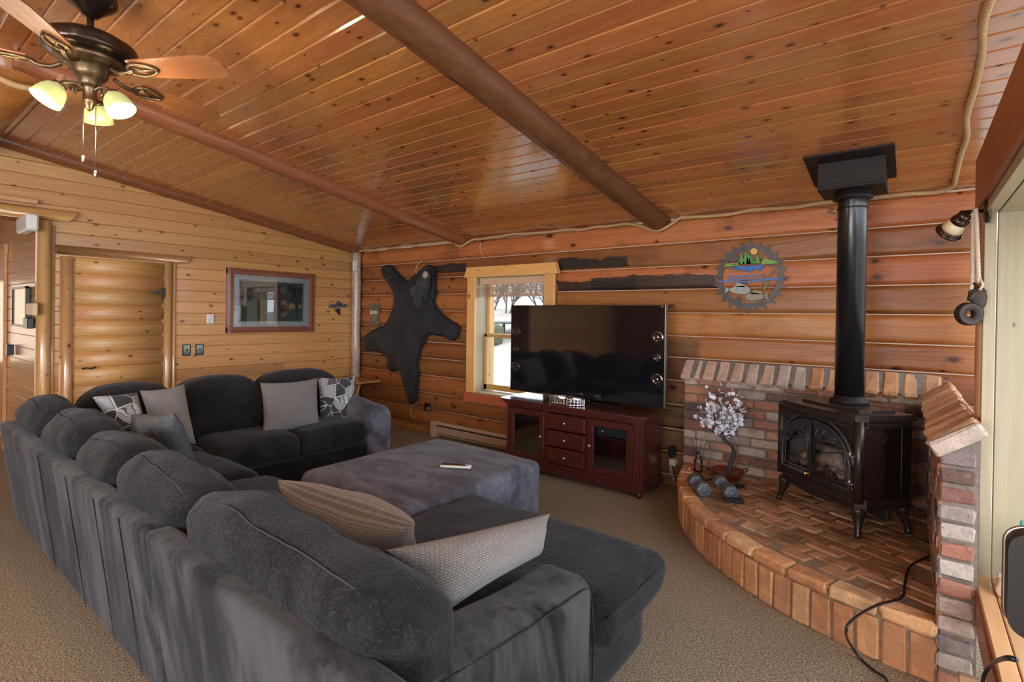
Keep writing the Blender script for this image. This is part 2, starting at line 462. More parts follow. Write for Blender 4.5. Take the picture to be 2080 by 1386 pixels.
def velvet(name, dark, light, brush=1.0, crinkle=.5, cs=70, stretch=(1, 1, 1)):
    t = NT(name); P = t.coord('Position')
    big = t.noise(t.vmath('MULTIPLY', P, stretch), 3.2, 5, .62, .9)
    med = t.noise(t.vmath('MULTIPLY', P, stretch), 11, 4, .6, .8)
    f = t.math('ADD', t.math('MULTIPLY', big, .7), t.math('MULTIPLY', med, .3))
    m = t.step(f, .5-.11*brush, .5+.12*brush)
    col = t.mix(m, dark, light)
    fine = t.noise(P, 400, 2, .6)
    Wp = t.vmath('ADD', P, t.vmath('MULTIPLY', t.noise(P, 5, 1), (.07, .07, .07)))
    c1 = t.noise(t.vmath('MULTIPLY', Wp, (.42, 1, 1)), cs*1.75, 2, .5, .1)
    crk = t.step(c1, .36, .60)
    col = t.mix(t.math('MULTIPLY', t.math('SUBTRACT', 1.0, crk), .50*crinkle), col, tuple(c*.35 for c in dark))
    col = t.mix(t.math('MULTIPLY', t.step(c1, .58, .72), .35*crinkle), col, tuple(c*2.2 for c in light))
    h = t.math('ADD', t.math('MULTIPLY', crk, crinkle), t.math('MULTIPLY', fine, .12))
    t.bump(h, .5, .0035)
    t.b.inputs['Sheen Roughness'].default_value = .45
    t.b.inputs['Sheen Tint'].default_value = (.75, .78, .85, 1)
    return t.out(col, .85, 0, .10, sheen=.16)
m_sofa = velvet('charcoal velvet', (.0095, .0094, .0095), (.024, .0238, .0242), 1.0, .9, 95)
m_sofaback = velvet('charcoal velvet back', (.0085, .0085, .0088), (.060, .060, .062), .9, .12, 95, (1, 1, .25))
m_velvet_lit = velvet('window lit blue grey velvet', (.060, .060, .078), (.17, .178, .225), 1.3, .1, 95, (.7, 1.3, 1))  # window light and sheen on the ottoman are put into this lighter colour
m_under = plain('sofa underside', (.02, .014, .012), .9)

def weave(name, a, b, sc=42, axes='XZ'):
    t = NT(name); P = t.coord('UV')
    br = t.nd('ShaderNodeTexBrick')
    mp = t.nd('ShaderNodeMapping'); t.set(mp, 'Vector', P)
    br.inputs['Scale'].default_value = sc
    t.l.new(mp.outputs[0], br.inputs['Vector'])
    br.inputs['Color1'].default_value = b+(1,); br.inputs['Color2'].default_value = tuple(c*.8 for c in b)+(1,)
    br.inputs['Mortar'].default_value = a+(1,); br.inputs['Mortar Size'].default_value = .075
    br.inputs['Mortar Smooth'].default_value = .5
    br.inputs['Brick Width'].default_value = .8; br.inputs['Row Height'].default_value = .42
    n = t.noise(P, 190, 2, .6)
    col = t.mix(t.math('MULTIPLY', n, .6), br.outputs['Color'], tuple(c*1.3 for c in b))
    t.bump(t.math('ADD', t.math('SUBTRACT', 1.0, br.outputs['Fac']), n), .7, .004)
    return t.out(col, .85, 0, .2, sheen=.2)
m_weave = weave('grey woven fabric', (.07, .065, .062), (.22, .212, .208), 70, 'YZ')
m_weave2 = weave('tan woven fabric', (.055, .045, .038), (.24, .20, .165), 58, 'XZ')
m_weave3 = weave('tan woven fabric side', (.055, .05, .046), (.26, .243, .222), 58, 'YZ')
m_furry = plain('mottled dark chenille', (.085, .087, .095), .9, var=.45, sc=60, bump=.5)

def leafmat():
    t = NT('leaf pattern fabric'); P = t.coord('UV')
    warp = t.vmath('MULTIPLY', t.noise(P, 5, 1), (.14, .14, .14))
    Vp = t.vmath('ADD', t.vmath('MULTIPLY', P, (1, 1, 1.9)), warp)
    v = t.nd('ShaderNodeTexVoronoi', feature='DISTANCE_TO_EDGE'); t.set(v, 'Vector', Vp); v.inputs['Scale'].default_value = 9.5
    v2 = t.nd('ShaderNodeTexVoronoi', feature='F1'); t.set(v2, 'Vector', Vp); v2.inputs['Scale'].default_value = 9.5
    sp = t.nd('ShaderNodeSeparateColor'); t.l.new(v2.outputs['Color'], sp.inputs[0])
    fill = t.ramp(sp.outputs[0], [(0, (.045, .042, .048)), (.42, (.045, .042, .048)), (.46, (.33, .35, .37)), (.8, (.33, .35, .37)), (.84, (.09, .085, .09))], 'CONSTANT')
    d = v.outputs['Distance']
    line = t.math('SUBTRACT', 1.0, t.step(d, .022, .034))
    line2 = t.math('MULTIPLY', t.step(d, .050, .058), t.math('SUBTRACT', 1.0, t.step(d, .072, .082)))
    col = t.mix(line2, fill, (.06, .055, .06))
    col = t.mix(line, col, (.50, .51, .52))
    t.bump(t.noise(P, 300, 2), .3, .002)
    return t.out(col, .85, 0, .2, sheen=.2)
m_leaf = leafmat()

m_black = plain('black cast iron', (.016, .012, .011), .55, .0, .22, var=.2, sc=30)
m_stove = plain('dark brown enamel', (.022, .013, .011), .38, 0, .5, .15, var=.15, sc=14)
m_stovedoor = plain('charcoal painted iron', (.035, .038, .042), .45, .2, .5, var=.15)
m_pipe = plain('black stove pipe enamel', (.012, .013, .016), .30, .3, .5, .2, var=.1)
m_bronze = plain('oil rubbed bronze', (.055, .035, .025), .3, .8, .5, .3, var=.3, sc=8)
m_bronze_l = plain('antique brass', (.20, .135, .075), .35, .85, .5, .1, var=.35, sc=25)
m_chrome = plain('chrome', (.8, .8, .82), .08, 1.0, var=.01)
m_steel = plain('brushed nickel', (.42, .40, .38), .3, .9, var=.1)
m_brass = plain('polished brass', (.75, .5, .2), .18, 1.0, var=.05)
m_white = plain('white plastic', (.72, .73, .72), .4, var=.03)
m_beige = plain('beige enamel', (.50, .36, .25), .4, var=.05, coat=.2)
m_darkslot = plain('dark slot', (.02, .015, .012), .7)
m_black_pl = plain('black plastic', (.012, .012, .013), .35, var=.1)
m_red = wood('cherry veneer', ((.040, .008, .007), (.070, .014, .012), (.10, .022, .018)), 'X', .25, .5, .1, knots=0, contrast=.1, bvar=.08)
m_screen = plain('tv screen', (.006, .006, .008), .06, 0, .9, var=.0)
m_dumb = plain('grey hex rubber', (.10, .115, .135), .5, var=.15)
m_copper = plain('red enamel pan', (.20, .035, .02), .3, .3, .5, .4, var=.2)
m_panin = plain('pan inside', (.30, .24, .15), .4, .4, var=.2)
m_bark = plain('dark bark', (.050, .038, .035), .8, var=.4, sc=60, bump=.6)
m_petal = plain('white petals', (.72, .73, .80), .7, var=.06, sc=90)
m_rope = None
def ropemat():
    t = NT('twisted manila rope'); P = t.coord('Object')
    n = t.noise(P, 150, 2, .5)
    col = t.mix(n, (.34, .20, .09), (.62, .42, .22))
    return t.out(col, .85, 0, .2)
m_rope = ropemat()
m_ropew = plain('white speckled cord', (.62, .52, .42), .8, var=.3, sc=300)
def glassmat(name, col=(1, 1, 1), rough=0.0):
    """thin pane: mostly clear with a mirror coat that grows towards grazing views"""
    t = NT(name)
    o = t.n['Material Output']
    tr = t.nd('ShaderNodeBsdfTransparent'); tr.inputs[0].default_value = col+(1,)
    gl = t.nd('ShaderNodeBsdfGlossy'); gl.inputs['Roughness'].default_value = rough
    fr = t.nd('ShaderNodeFresnel'); fr.inputs[0].default_value = 1.5
    mx = t.nd('ShaderNodeMixShader'); t.l.new(t.math('MINIMUM', t.math('ADD', fr.outputs[0], .04), 1.0), mx.inputs[0])
    t.l.new(tr.outputs[0], mx.inputs[1]); t.l.new(gl.outputs[0], mx.inputs[2]); t.l.new(mx.outputs[0], o.inputs[0])
    return t.m
m_glass = glassmat('clear glass', (.96, .97, .97))
m_glass_dark = glassmat('smoked glass', (.88, .88, .90))
def lampglass():
    t = NT('glowing amber glass'); n = t.noise(t.coord(), 25, 3, .6)
    c = t.ramp(n, [(.3, (.80, .86, .30)), (.7, (.92, .95, .48))])
    t.set(t.b, 'Emission Color', c); t.b.inputs['Emission Strength'].default_value = .24
    return t.out((.40, .42, .16), .3)
m_lamp = lampglass()
def emis(name, col, s):
    t = NT(name); t.b.inputs['Emission Color'].default_value = col+(1,); t.b.inputs['Emission Strength'].default_value = s
    return t.out(col, .5)
m_bulb = emis('lit bulb', (1, .93, .7), 2.5)

# ================================================================== THE SETTING
XL, XR, YB = -6.11, .28, 4.42
SL = .1554; RIDGE = .60
def ceil_z(y): return 2.317 + SL*(4.4-y) if y >= RIDGE else 2.317 + SL*(4.4-RIDGE) - SL*(RIDGE-y)
# floor
m = MB(); m.add([(-10, -4.6, 0), (.9, -4.6, 0), (.9, 4.6, 0), (-10, 4.6, 0)], [(0, 1, 2, 3)])
struct(m.build('floor', m_carpet), 'beige brown cut pile carpet')
# ceiling of tongue and groove boards running along X
m = MB(); random.seed(3)
def ceil_board(x0, x1, y0, y1):
    g = .008; dz = .008
    ys = [y0, y0+g, y1-g, y1]
    t = (random.random(), random.random(), random.random())
    vs = []
    for x in (x0, x1):
        for k, y in enumerate(ys): vs.append((x, y, ceil_z(y)+(dz if k in (0, 3) else 0)))
    m.add(vs, [(0, 4, 5, 1), (1, 5, 6, 2), (2, 6, 7, 3)], t)
y = YB+.13
while y > -4.6:
    y0 = y-.1205
    if y > RIDGE > y0: y0 = RIDGE
    x = -6.3
    while x < .9:
        x1 = x+random.uniform(2.2, 4.6)
        if x1 > .3: x1 = 1.0
        ceil_board(x, x1, y0, y); x = x1
    y = y0
struct(m.build('ceiling', m_ceil), 'varnished knotty pine ceiling boards')

# left wall, knotty pine boards with the hall opening
m = MB(); random.seed(5)
def vboards(m, fr, a0, a1, z0, z1, pitch=.1195, zoff=.01, hole=None):
    """horizontal boards on a wall; fr(a, z, out)"""
    z = zoff
    while z < z1:
        za, zb = max(z, z0), min(z+pitch, z1)
        segs = [(a0, a1)]
        if hole and zb > hole[2]+.01 and za < hole[3]-.01:
            segs = [(a0, hole[0]), (hole[1], a1)]
        for (p, q) in segs:
            s = p
            while s < q:
                e = s+random.uniform(1.6, 3.8)
                if q-e < .6: e = q
                t = (random.random(), random.random(), random.random())
                zs = [za, za+.005, zb-.005, zb]; vs = []
                for k, zz in enumerate(zs):
                    o = 0 if k in (1, 2) else -.008
                    vs += [fr(s, zz, o), fr(e, zz, o)]
                m.add(vs, [(0, 1, 3, 2), (2, 3, 5, 4), (4, 5, 7, 6)], t)
                s = e
        z += pitch
vboards(m, lambda a, z, o: (XL+o, a, z), -4.6, 4.6, 0, 3.0, zoff=-.008, hole=(-.25, 1.03, 0, 2.23))
struct(m.build('wall_left', m_wallpine), 'knotty pine board wall with door and hall opening')
# hall beyond the opening
m = MB()
vboards(m, lambda a, z, o: (a, 1.03-o, z), -8.3, XL, 0, 2.45)
struct(m.build('wall_hall_right', m_hallpine))
m = MB(); vboards(m, lambda a, z, o: (a, -.25+o, z), -8.3, XL, 0, 2.45); struct(m.build('wall_hall_left', m_hallpine))
m = MB(); vboards(m, lambda a, z, o: (-8.3+o, a, z), -.25, 1.03, 0, 2.45); struct(m.build('wall_hall_end', m_wallpine))
m = MB()
x = -8.3
while x < XL:
    m.box((x, -.25, 2.36), (x+.118, 1.03, 2.40), .004); x += .12
struct(m.build('ceiling_hall', m_wallpine))
m = MB(); m.tube([(-6.95, -.25, 2.37), (-6.95, 1.03, 2.37)], .07, 14)
struct(m.build('trim_hall_beam', m_header))

# log courses
ZS = [-.11, .085, .285, .485, .70, .91, 1.11, 1.295, 1.495, 1.697, 1.90, 2.10, 2.30]
def log_wall(m, fr, a0, a1, ztop=None, hole=None, crest=.058, extra=None, seed=0, roundends=False):
    zs = ZS+(extra or [])
    for i in range(len(zs)-1):
        z0, z1 = zs[i], zs[i+1]
        segs = [(a0, a1)]
        zc = (z0+z1)/2
        if hole and hole[2] < zc < hole[3]: segs = [(a0, hole[0]), (hole[1], a1)]
        for (p, q) in segs:
            if q-p < .02: continue
            t = (random.random(), random.random(), random.random())
            n = max(2, int((q-p)/.07)); K = 12
            vs = []
            for j in range(n+1):
                a = p+(q-p)*j/n
                for k in range(K+1):
                    u = -1+2*k/K
                    w = math.sqrt(max(0, 1-(abs(u)**(2.6 if (a < -2.9 or seed == 9) else 5.5))))
                    z = (z0+z1)/2+u*(z1-z0)/2
                    o = (crest if a < -2.9 or seed == 9 else crest*.32)*w + .010*mnoise.noise(Vector((a*1.4, z*3, seed+i)))
                    o += .003*mnoise.noise(Vector((a*9, z*20, seed)))
                    if w < .05: o = -.01
                    if roundends and a-a0 < .10: o -= .05*(1-(a-a0)/.10)**2
                    vs.append(fr(a, z, o))
            fs = []
            for j in range(n):
                for k in range(K):
                    b = j*(K+1)+k
                    fs.append((b, b+1, b+K+2, b+K+1))
            m.add(vs, fs, t, True)
            m.box(*sorted_box(fr(p, z1-.0045, -.02), fr(q, z1+.0035, .004)), 0, t, None, 1)
def sorted_box(a, b): return tuple(min(x, y) for x, y in zip(a, b)), tuple(max(x, y) for x, y in zip(a, b))
random.seed(11)
m = MB(); log_wall(m, lambda a, z, o: (a, YB-o, z), XL, .34, hole=(-3.90, -2.93, .50, 1.88), roundends=True)
for pts in ([(858, 530), (848, 538), (845, 552), (851, 566)], [(977, 492), (975, 505), (980, 517), (985, 525)], [(848, 817), (836, 826), (833, 840), (842, 850)]):
    m.tube(smooth_path([at(*p, Y=4.357) for p in pts], 4), .006, 6, mi=1)
struct(m.build('wall_back', None, mats=[m_log, m_chink]), 'stained log wall with blackened patches')
m = MB(); log_wall(m, lambda a, z, o: (XR-o, a, z), 4.44, -4.6, hole=(2.86, .0, .45, 1.90), extra=[2.50, 2.70, 2.92], seed=9)
# flip: runs from far to near
struct(m.build('wall_right', None, mats=[m_logY, m_chink]), 'stained log wall beside the big window')
# room shell outside and behind the camera
m = MB(); vboards(m, lambda a, z, o: (a, -4.45+o, z), -6.2, .5, 0, 3.0); struct(m.build('wall_rear', m_hallpine))

# window in the back wall ------------------------------------------------
win = struct(thing('window_1', (-3.41, YB, .59), 'double hung window with raised blind beside the television', 'window'))
del win['category']
def part(name, mb, mat, parent, label=None, **k):
    o = mb.build(name, mat, parent, **k)
    if label: o['label'] = label
    return o
m = MB(); m.box((-4.0, 4.325, .575), (-3.875, 4.36, 1.875), .006); m.box((-2.945, 4.325, .575), (-2.82, 4.36, 1.875), .006); part('side_casing', m, m_winwood, win)
m = MB(); m.prism([(-4.03, 1.872), (-2.77, 1.872), (-2.80, 1.985), (-3.995, 1.985)], lambda a, b, c: (a, 4.31+c, b), .05); part('head_casing', m, m_winhead, win)
m = MB(); m.prism([(-4.035, .472), (-2.79, .472), (-2.81, .575), (-4.005, .575)], lambda a, b, c: (a, 4.32+c, b), .04); part('apron', m, m_sill, win)
m = MB(); m.box((-3.90, 4.33, .572), (-2.93, 4.62, .590), .003)
m.box((-3.895, 4.34, .59), (-3.878, 4.62, 1.88)); m.box((-2.945, 4.34, .59), (-2.928, 4.62, 1.88)); m.box((-3.9, 4.34, 1.868), (-2.93, 4.62, 1.885)); part('jamb', m, m_jamb, win)
m = MB()
for (z0, z1, yy) in ((.60, 1.235, 4.50), (1.205, 1.87, 4.54)):
    m.box((-3.878, yy, z0), (-3.835, yy+.035, z1), .004); m.box((-2.985, yy, z0), (-2.945, yy+.035, z1), .004)
    m.box((-3.878, yy, z0), (-2.945, yy+.035, z0+(.065 if z0 < 1 else .035)), .004); m.box((-3.878, yy, z1-.035), (-2.945, yy+.035, z1), .004)
part('sash', m, m_winwood, win)
m = MB()
m.add([(-3.84, 4.52, .66), (-2.98, 4.52, .66), (-2.98, 4.52, 1.21), (-3.84, 4.52, 1.21)], [(0, 1, 2, 3)])
m.add([(-3.84, 4.56, 1.235), (-2.98, 4.56, 1.235), (-2.98, 4.56, 1.84), (-3.84, 4.56, 1.84)], [(0, 1, 2, 3)])
part('pane', m, m_glass, win)
m = MB()
m.box((-3.87, 4.40, 1.79), (-2.95, 4.45, 1.868), .004)
for k in range(9): m.box((-3.86, 4.40, 1.675+k*.0115), (-2.955, 4.445, 1.680+k*.0115), .001, M=None)
m.box((-3.86, 4.405, 1.655), (-2.955, 4.44, 1.672), .004)
for x in (-3.7, -3.4, -3.1): m.tube([(x, 4.42, 1.66), (x, 4.42, 1.8)], .008, 6)
m_blind = wood('wood blind', ((.42, .25, .15), (.56, .36, .24), (.62, .43, .3)), 'X', .4, .2, .2, knots=0, contrast=.2)
part('blind', m, m_blind, win)
# drywall reveal around the hole, outside
m = MB(); m.box((-4.2, 4.6, .3), (-3.9, 4.7, 2.1)); m.box((-2.93, 4.6, .3), (-2.6, 4.7, 2.1)); m.box((-4.2, 4.6, .3), (-2.6, 4.7, .57)); m.box((-4.2, 4.6, 1.885), (-2.6, 4.7, 2.3))
struct(m.build('wall_back_outer', m_winwood))

# big window in the right wall -------------------------------------------
w2 = struct(thing('window_2', (.26, 1.45, .43), 'large picture window with pale pine jamb in the right log wall'))if False else None
w2 = bpy.data.objects.new('window_2', None); COL.objects.link(w2); w2.location = (.26, 1.45, .43); w2['kind'] = 'structure'; w2['label'] = 'picture window with deep pale pine jamb'
m = MB()
for (y0, y1) in ((2.80, 2.835), (.04, .08)):
    m.box((.225, y0, .43), (.262, y1, 1.90), .002); m.box((.266, y0, .43), (.70, y1, 1.90), .002)
part('jamb', m, m_jamb, w2)
m = MB(); m.box((.225, .04, 1.885), (.262, 2.835, 1.92), .002); m.box((.266, .04, 1.885), (.70, 2.835, 1.92), .002); part('head_jamb', m, m_jamb, w2)
m_sillY = wood('pine sill', ((.44, .21, .08), (.56, .30, .12), (.64, .39, .18)), 'Y', .35, .3, .2, knots=.25, contrast=.3)
m = MB(); m.box((.215, .04, .405), (.262, 2.835, .432), .003); m.box((.266, .04, .40), (.70, 2.835, .43), .003); part('sill', m, m_sillY, w2)
m = MB(); m.box((.212, 2.837, .30), (.262, 2.93, 1.92), .006); part('side_casing', m, m_winwood if False else m_sillY, w2)
m = MB(); m.box((.205, -.1, 1.921), (.262, 2.95, 2.14), .006); part('head_casing', m, m_trimred, w2)
m = MB(); m.box((.208, -.1, .28), (.262, 2.836, .404), .006); part('apron', m, m_trimred, w2)
m = MB(); m.box((.66, .06, .43), (.70, .12, 1.9)); m.box((.66, 2.74, .43), (.70, 2.8, 1.9)); m.box((.66, .06, .43), (.70, 2.8, .49)); m.box((.66, .06, 1.82), (.70, 2.8, 1.89)); m.box((.66, 1.41, .43), (.70, 1.46, 1.9)); part('sash', m, m_winwood, w2)

# ceiling beams ----------------------------------------------------------
def beam(x, r, y0, y1, drop, name, mat, flat=1.0, seed=0):
    m = MB(); pts = []; rs = []
    n = 110
    for i in range(n+1):
        y = y0+(y1-y0)*i/n
        pts.append((x, y, ceil_z(y)-drop)); rs.append(r*(1+.05*mnoise.noise(Vector((y*2.2, seed, 0)))+.03*mnoise.noise(Vector((y*9, seed, 5)))))
    m.tube(pts, rs, 18, True)
    o = struct(m.build(name, mat))
    return o
beam(-1.775, .098, RIDGE-.02, 4.42, .018, 'trim_beam_main', m_beam, seed=1)
beam(-4.085, .072, RIDGE-.02, 4.42, .018, 'trim_beam_side', m_beam2, seed=2)
beam(XL+.01, .060, -1.0, 4.42, .005, 'trim_wall_log', m_beam2, seed=3)
m = MB(); m.tube([(XL, .6, 2.89), (-4.08, .6, 2.89)], .17, 26); struct(m.build('trim_ridge_log', wood('ridge log wood', CEILC, 'X', .33, .4, .2, knots=.3, log=True)))
m = MB(); m.tube([(-4.05+.07*math.cos(a), .6+.2*math.sin(a), 2.895-.2*math.cos(a)) for a in [k*PI/14-PI/2 for k in range(15)]], .018, 8)
tag(m.build('rope', m_rope, origin='auto'), 'thick manila rope wrapped round the ridge log beside the ceiling fan', 'rope')

# corner pole, left wall door and posts ----------------------------------
m = MB(); random.seed(2)
m.tube([(-6.03+.004*math.sin(k), 4.30, k*.12) for k in range(20)], [.060+.004*math.sin(k*1.7) for k in range(20)], 16)
struct(m.build('trim_corner_pole', m_peel), 'peeled corner pole')
m = MB(); m.box((-5.985, 4.20, 2.02), (-5.965, 4.27, 2.16), .006)
tag(m.build('sensor_box', m_white, origin='auto'), 'small white plastic sensor box near the top of the peeled corner pole', 'sensor')

def half_post(name, y0, y1, z0, z1, depth, mat, x=XL):
    m = MB(); K = 14; vs = []; yc = (y0+y1)/2; h = (y1-y0)/2
    for z in (z0, z1):
        for k in range(K+1):
            a = PI*k/K; vs.append((x+depth*math.sin(a)**.8, yc-h*math.cos(a), z))
    fs = [(k, k+1, K+2+k, K+1+k) for k in range(K)]
    fs.append(list(range(K+1))); fs.append(list(range(K+1, 2*K+2))[::-1])
    m.add(vs, fs, None, True)
    return m
struct(half_post('p', 1.03, 1.135, 0, 2.23, .075, m_post).build('trim_opening_post', m_post), 'round log post at the hall opening')
struct(half_post('p', 1.128, 1.162, 0, 2.2, .022, m_post).build('trim_opening_strip', m_post))
def half_log_h(y0, y1, z0, z1, depth, slant=.05):
    m = MB(); K = 14; vs = []; zc = (z0+z1)/2; h = (z1-z0)/2
    for (y, s) in ((y0, 0), (y1, slant)):
        for k in range(K+1):
            a = PI*k/K
            vs.append((XL+depth*math.sin(a)**.8, y-s*(1-k/K), zc+h*-math.cos(a)))
    fs = [(k, K+1+k, K+2+k, k+1) for k in range(K)]
    fs.append(list(range(K+1))[::-1]); fs.append(list(range(K+1, 2*K+2)))
    m.add(vs, fs, None, True); return m
struct(half_log_h(-.4, 1.33, 2.235, 2.345, .085, .10).build('trim_opening_header', m_header), 'half log header over the hall opening')
struct(half_log_h(1.165, 2.275, 1.945, 2.03, .075, .09).build('trim_door_header', m_header), 'half log header over the log door')
struct(half_post('p', 1.205, 1.29, 0, 1.93, .05, m_post).build('trim_door_post_left', m_post))
struct(half_post('p', 1.192, 1.21, 0, 1.93, .018, m_post).build('trim_door_strip_left', m_post))
struct(half_post('p', 2.012, 2.09, 0, 1.945, .05, m_post).build('trim_door_post_right', m_post))
struct(half_post('p', 2.092, 2.13, 0, 1.945, .028, m_post).build('trim_door_strip_right', m_post))
dr = bpy.data.objects.new('door_1', None); COL.objects.link(dr); dr.location = (XL, 1.65, 0); dr['kind'] = 'structure'; dr['label'] = 'door faced with horizontal half logs'
m = MB(); random.seed(4); z = .01
ph = 1.925/13
for i in range(13):
    K = 10; vs = []; t = (random.random(), random.random(), random.random())
    for y in (1.30, 2.00):
        for k in range(K+1):
            u = -1+2*k/K
            vs.append((XL+.002+.030*math.sqrt(max(0, 1-abs(u)**2.2))+(0 if abs(u) < .97 else 0), y, z+ph*(k/K)))
    m.add(vs, [(k, K+1+k, K+2+k, k+1) for k in range(K)]+[list(range(K+1)), list(range(K+1, 2*K+2))[::-1]], t, True)
    z += ph
part('door_panel', m, m_doorlog, dr)
m = MB(); m.prism([(1.885, 1.628), (2.00, 1.605), (2.00, 1.65)], lambda a, b, c: (XL+.034+c, a, b), .006); m.box((XL+.03, 1.995, 1.58), (XL+.045, 2.02, 1.68), .002); part('hinge', m, m_black_pl, dr)
m = MB(); m.tube([(XL+.04, 1.36, .90), (XL+.062, 1.38, .905), (XL+.064, 1.40, .9), (XL+.062, 1.42, .898), (XL+.04, 1.44, .905)], .006, 6)
m.prism([(1.345, .90), (1.36, .912), (1.375, .90), (1.36, .888)], lambda a, b, c: (XL+.034+c, a, b), .006); m.prism([(1.43, .905), (1.445, .917), (1.46, .905), (1.445, .893)], lambda a, b, c: (XL+.034+c, a, b), .006)
part('door_handle', m, m_black_pl, dr)
# hall door casing
m = MB(); m.box((-7.50, 1.0, 0), (-7.36, 1.03, 2.05), .005); m.box((-8.25, 1.0, 0), (-8.15, 1.03, 2.05), .005); m.box((-8.3, .998, 2.0), (-7.34, 1.03, 2.11), .005)
struct(m.build('trim_hall_door', m_hallpine))
m = MB(); m.box((-8.15, 1.012, 0), (-7.5, 1.028, 2.0), .003)
dd = struct(m.build('door_2', m_hallpine), 'pine door in the hall')

# things on the left wall -------------------------------------------------
def wallpt(x, y): return at(x, y, X=XL)
pf = thing('framed_picture', (XL, 3.16, 1.20), 'large framed woodland print with white mat and dark red wood frame on the pine wall', 'picture')
m = MB(); y0, y1, z0, z1, fw = 2.63, 3.70, 1.205, 1.945, .07
for (a, b, c, d) in ((y0, y1, z1-fw, z1), (y0, y1, z0, z0+fw)): m.prism([(0, c), (.03, c), (.034, (c+d)/2), (.03, d), (0, d)], lambda p, q, r, a=a, b=b: (XL+p, a+(b-a)*r, q), 1)
for (c, d) in ((y0, y0+fw), (y1-fw, y1)): m.prism([(0, c), (.03, c), (.034, (c+d)/2), (.03, d), (0, d)], lambda p, q, r: (XL+p+.001, q, z0+(z1-z0)*r), 1)
part('frame', m, wood('dark red frame wood', ((.10, .035, .022), (.18, .06, .036), (.25, .1, .06)), 'Y', .3, .5, .1, knots=.25), pf)
m = MB(); m.box((XL+.004, y0+fw-.01, z0+fw-.01), (XL+.012, y1-fw+.01, z1-fw+.01)); part('mat_board', m, plain('white mat', (.62, .67, .66), .8, var=.02), pf)
m = MB()
for (a, b) in ((.075, .079),):
    yy0, yy1, zz0, zz1 = y0+fw+.068, y1-fw-.068, z0+fw+.055, z1-fw-.055
    for lo, hi in (((yy0, zz0), (yy1, zz0+.004)), ((yy0, zz1-.004), (yy1, zz1)), ((yy0, zz0), (yy0+.004, zz1)), ((yy1-.004, zz0), (yy1, zz1))): m.box((XL+.012, lo[0], lo[1]), (XL+.0132, hi[0], hi[1]))
part('mat_line', m, m_black_pl, pf)
def printmat():
    t = NT('woodland print'); P = t.coord('Object')
    n = t.noise(P, 9, 6, .7); n2 = t.noise(P, 30, 4, .7)
    col = t.ramp(t.math('ADD', t.math('MULTIPLY', n, .7), t.math('MULTIPLY', n2, .3)), [(.35, (.012, .018, .022)), (.5, (.04, .055, .05)), (.62, (.11, .12, .09)), (.75, (.25, .2, .12))])
    sp = t.nd('ShaderNodeSeparateXYZ'); t.set(sp, 0, P)
    gr = t.step(sp.outputs[2], .32, .10)
    col = t.mix(t.math('MULTIPLY', t.math('SUBTRACT', 1.0, t.step(sp.outputs[2], .2, .3)), .6), col, (.03, .07, .05))
    return t.out(col, .6)
m = MB(); m.box((XL+.012, y0+fw+.08, z0+fw+.065), (XL+.014, y1-fw-.08, z1-fw-.065)); m.box((XL+.0141, 3.36, 1.50), (XL+.0145, 3.42, 1.54)); part('print', m, printmat(), pf)
m = MB(); m.box((XL+.0141, 3.37, 1.49), (XL+.0148, 3.45, 1.53)); m.box((XL+.0141, 3.49, 1.50), (XL+.0148, 3.53, 1.55)); m.prism([(3.36, 1.53), (3.46, 1.53), (3.41, 1.56)], lambda a, b, c: (XL+.0142+c, a, b), .001); part('cabin_motif', m, plain('print cabin', (.35, .25, .12), .6), pf)
m = MB(); m.box((XL+.018, y0+fw-.005, z0+fw-.005), (XL+.020, y1-fw+.005, z1-fw+.005)); part('glass', m, m_glass, pf)

t_ = thing('thermostat', (XL, 2.46, 1.31), 'white wall thermostat left of the framed picture', 'thermostat')
m = MB(); m.box((XL, 2.427, 1.312), (XL+.03, 2.498, 1.418), .006); part('housing', m, m_white, t_)
m = MB(); m.tube([(XL+.031, 2.462+.018*math.cos(a), 1.345+.018*math.sin(a)) for a in [math.radians(60+k*20) for k in range(13)]], .0022, 5); part('dial', m, m_steel, t_)
m = MB(); m.box((XL+.03, 2.459, 1.385), (XL+.032, 2.463, 1.408)); part('indicator', m, m_steel, t_)
def switchplate(y0, y1, lab):
    s = thing('switch_plate', (XL, (y0+y1)/2, .97), lab, 'light switch', 'black edged switch plates beside the log door')
    m = MB(); m.box((XL, y0, .97), (XL+.010, y1, 1.093), .003); part('plate', m, m_black_pl, s)
    t = NT('switch plate picture'); P = t.coord('Object'); sp = t.nd('ShaderNodeSeparateXYZ'); t.set(sp, 0, P)
    c = t.ramp(t.math('ADD', t.math('MULTIPLY', sp.outputs[2], 7.0), t.math('MULTIPLY', t.noise(P, 40, 3), .3)), [(.3, (.06, .10, .18)), (.5, (.16, .22, .22)), (.7, (.30, .36, .28))])
    t.out(c, .4)
    m = MB(); m.box((XL+.009, y0+.009, .98), (XL+.0115, y1-.009, 1.084)); part('picture_face', m, t.m, s)
    m = MB(); m.box((XL+.011, (y0+y1)/2-.005, 1.02), (XL+.022, (y0+y1)/2+.005, 1.045), .002); part('toggle', m, m_black_pl, s)
switchplate(2.195, 2.275, 'left one of the two dark edged picture switch plates, nearest the log door')
switchplate(2.322, 2.402, 'right one of the two dark edged picture switch plates, nearer the framed picture')

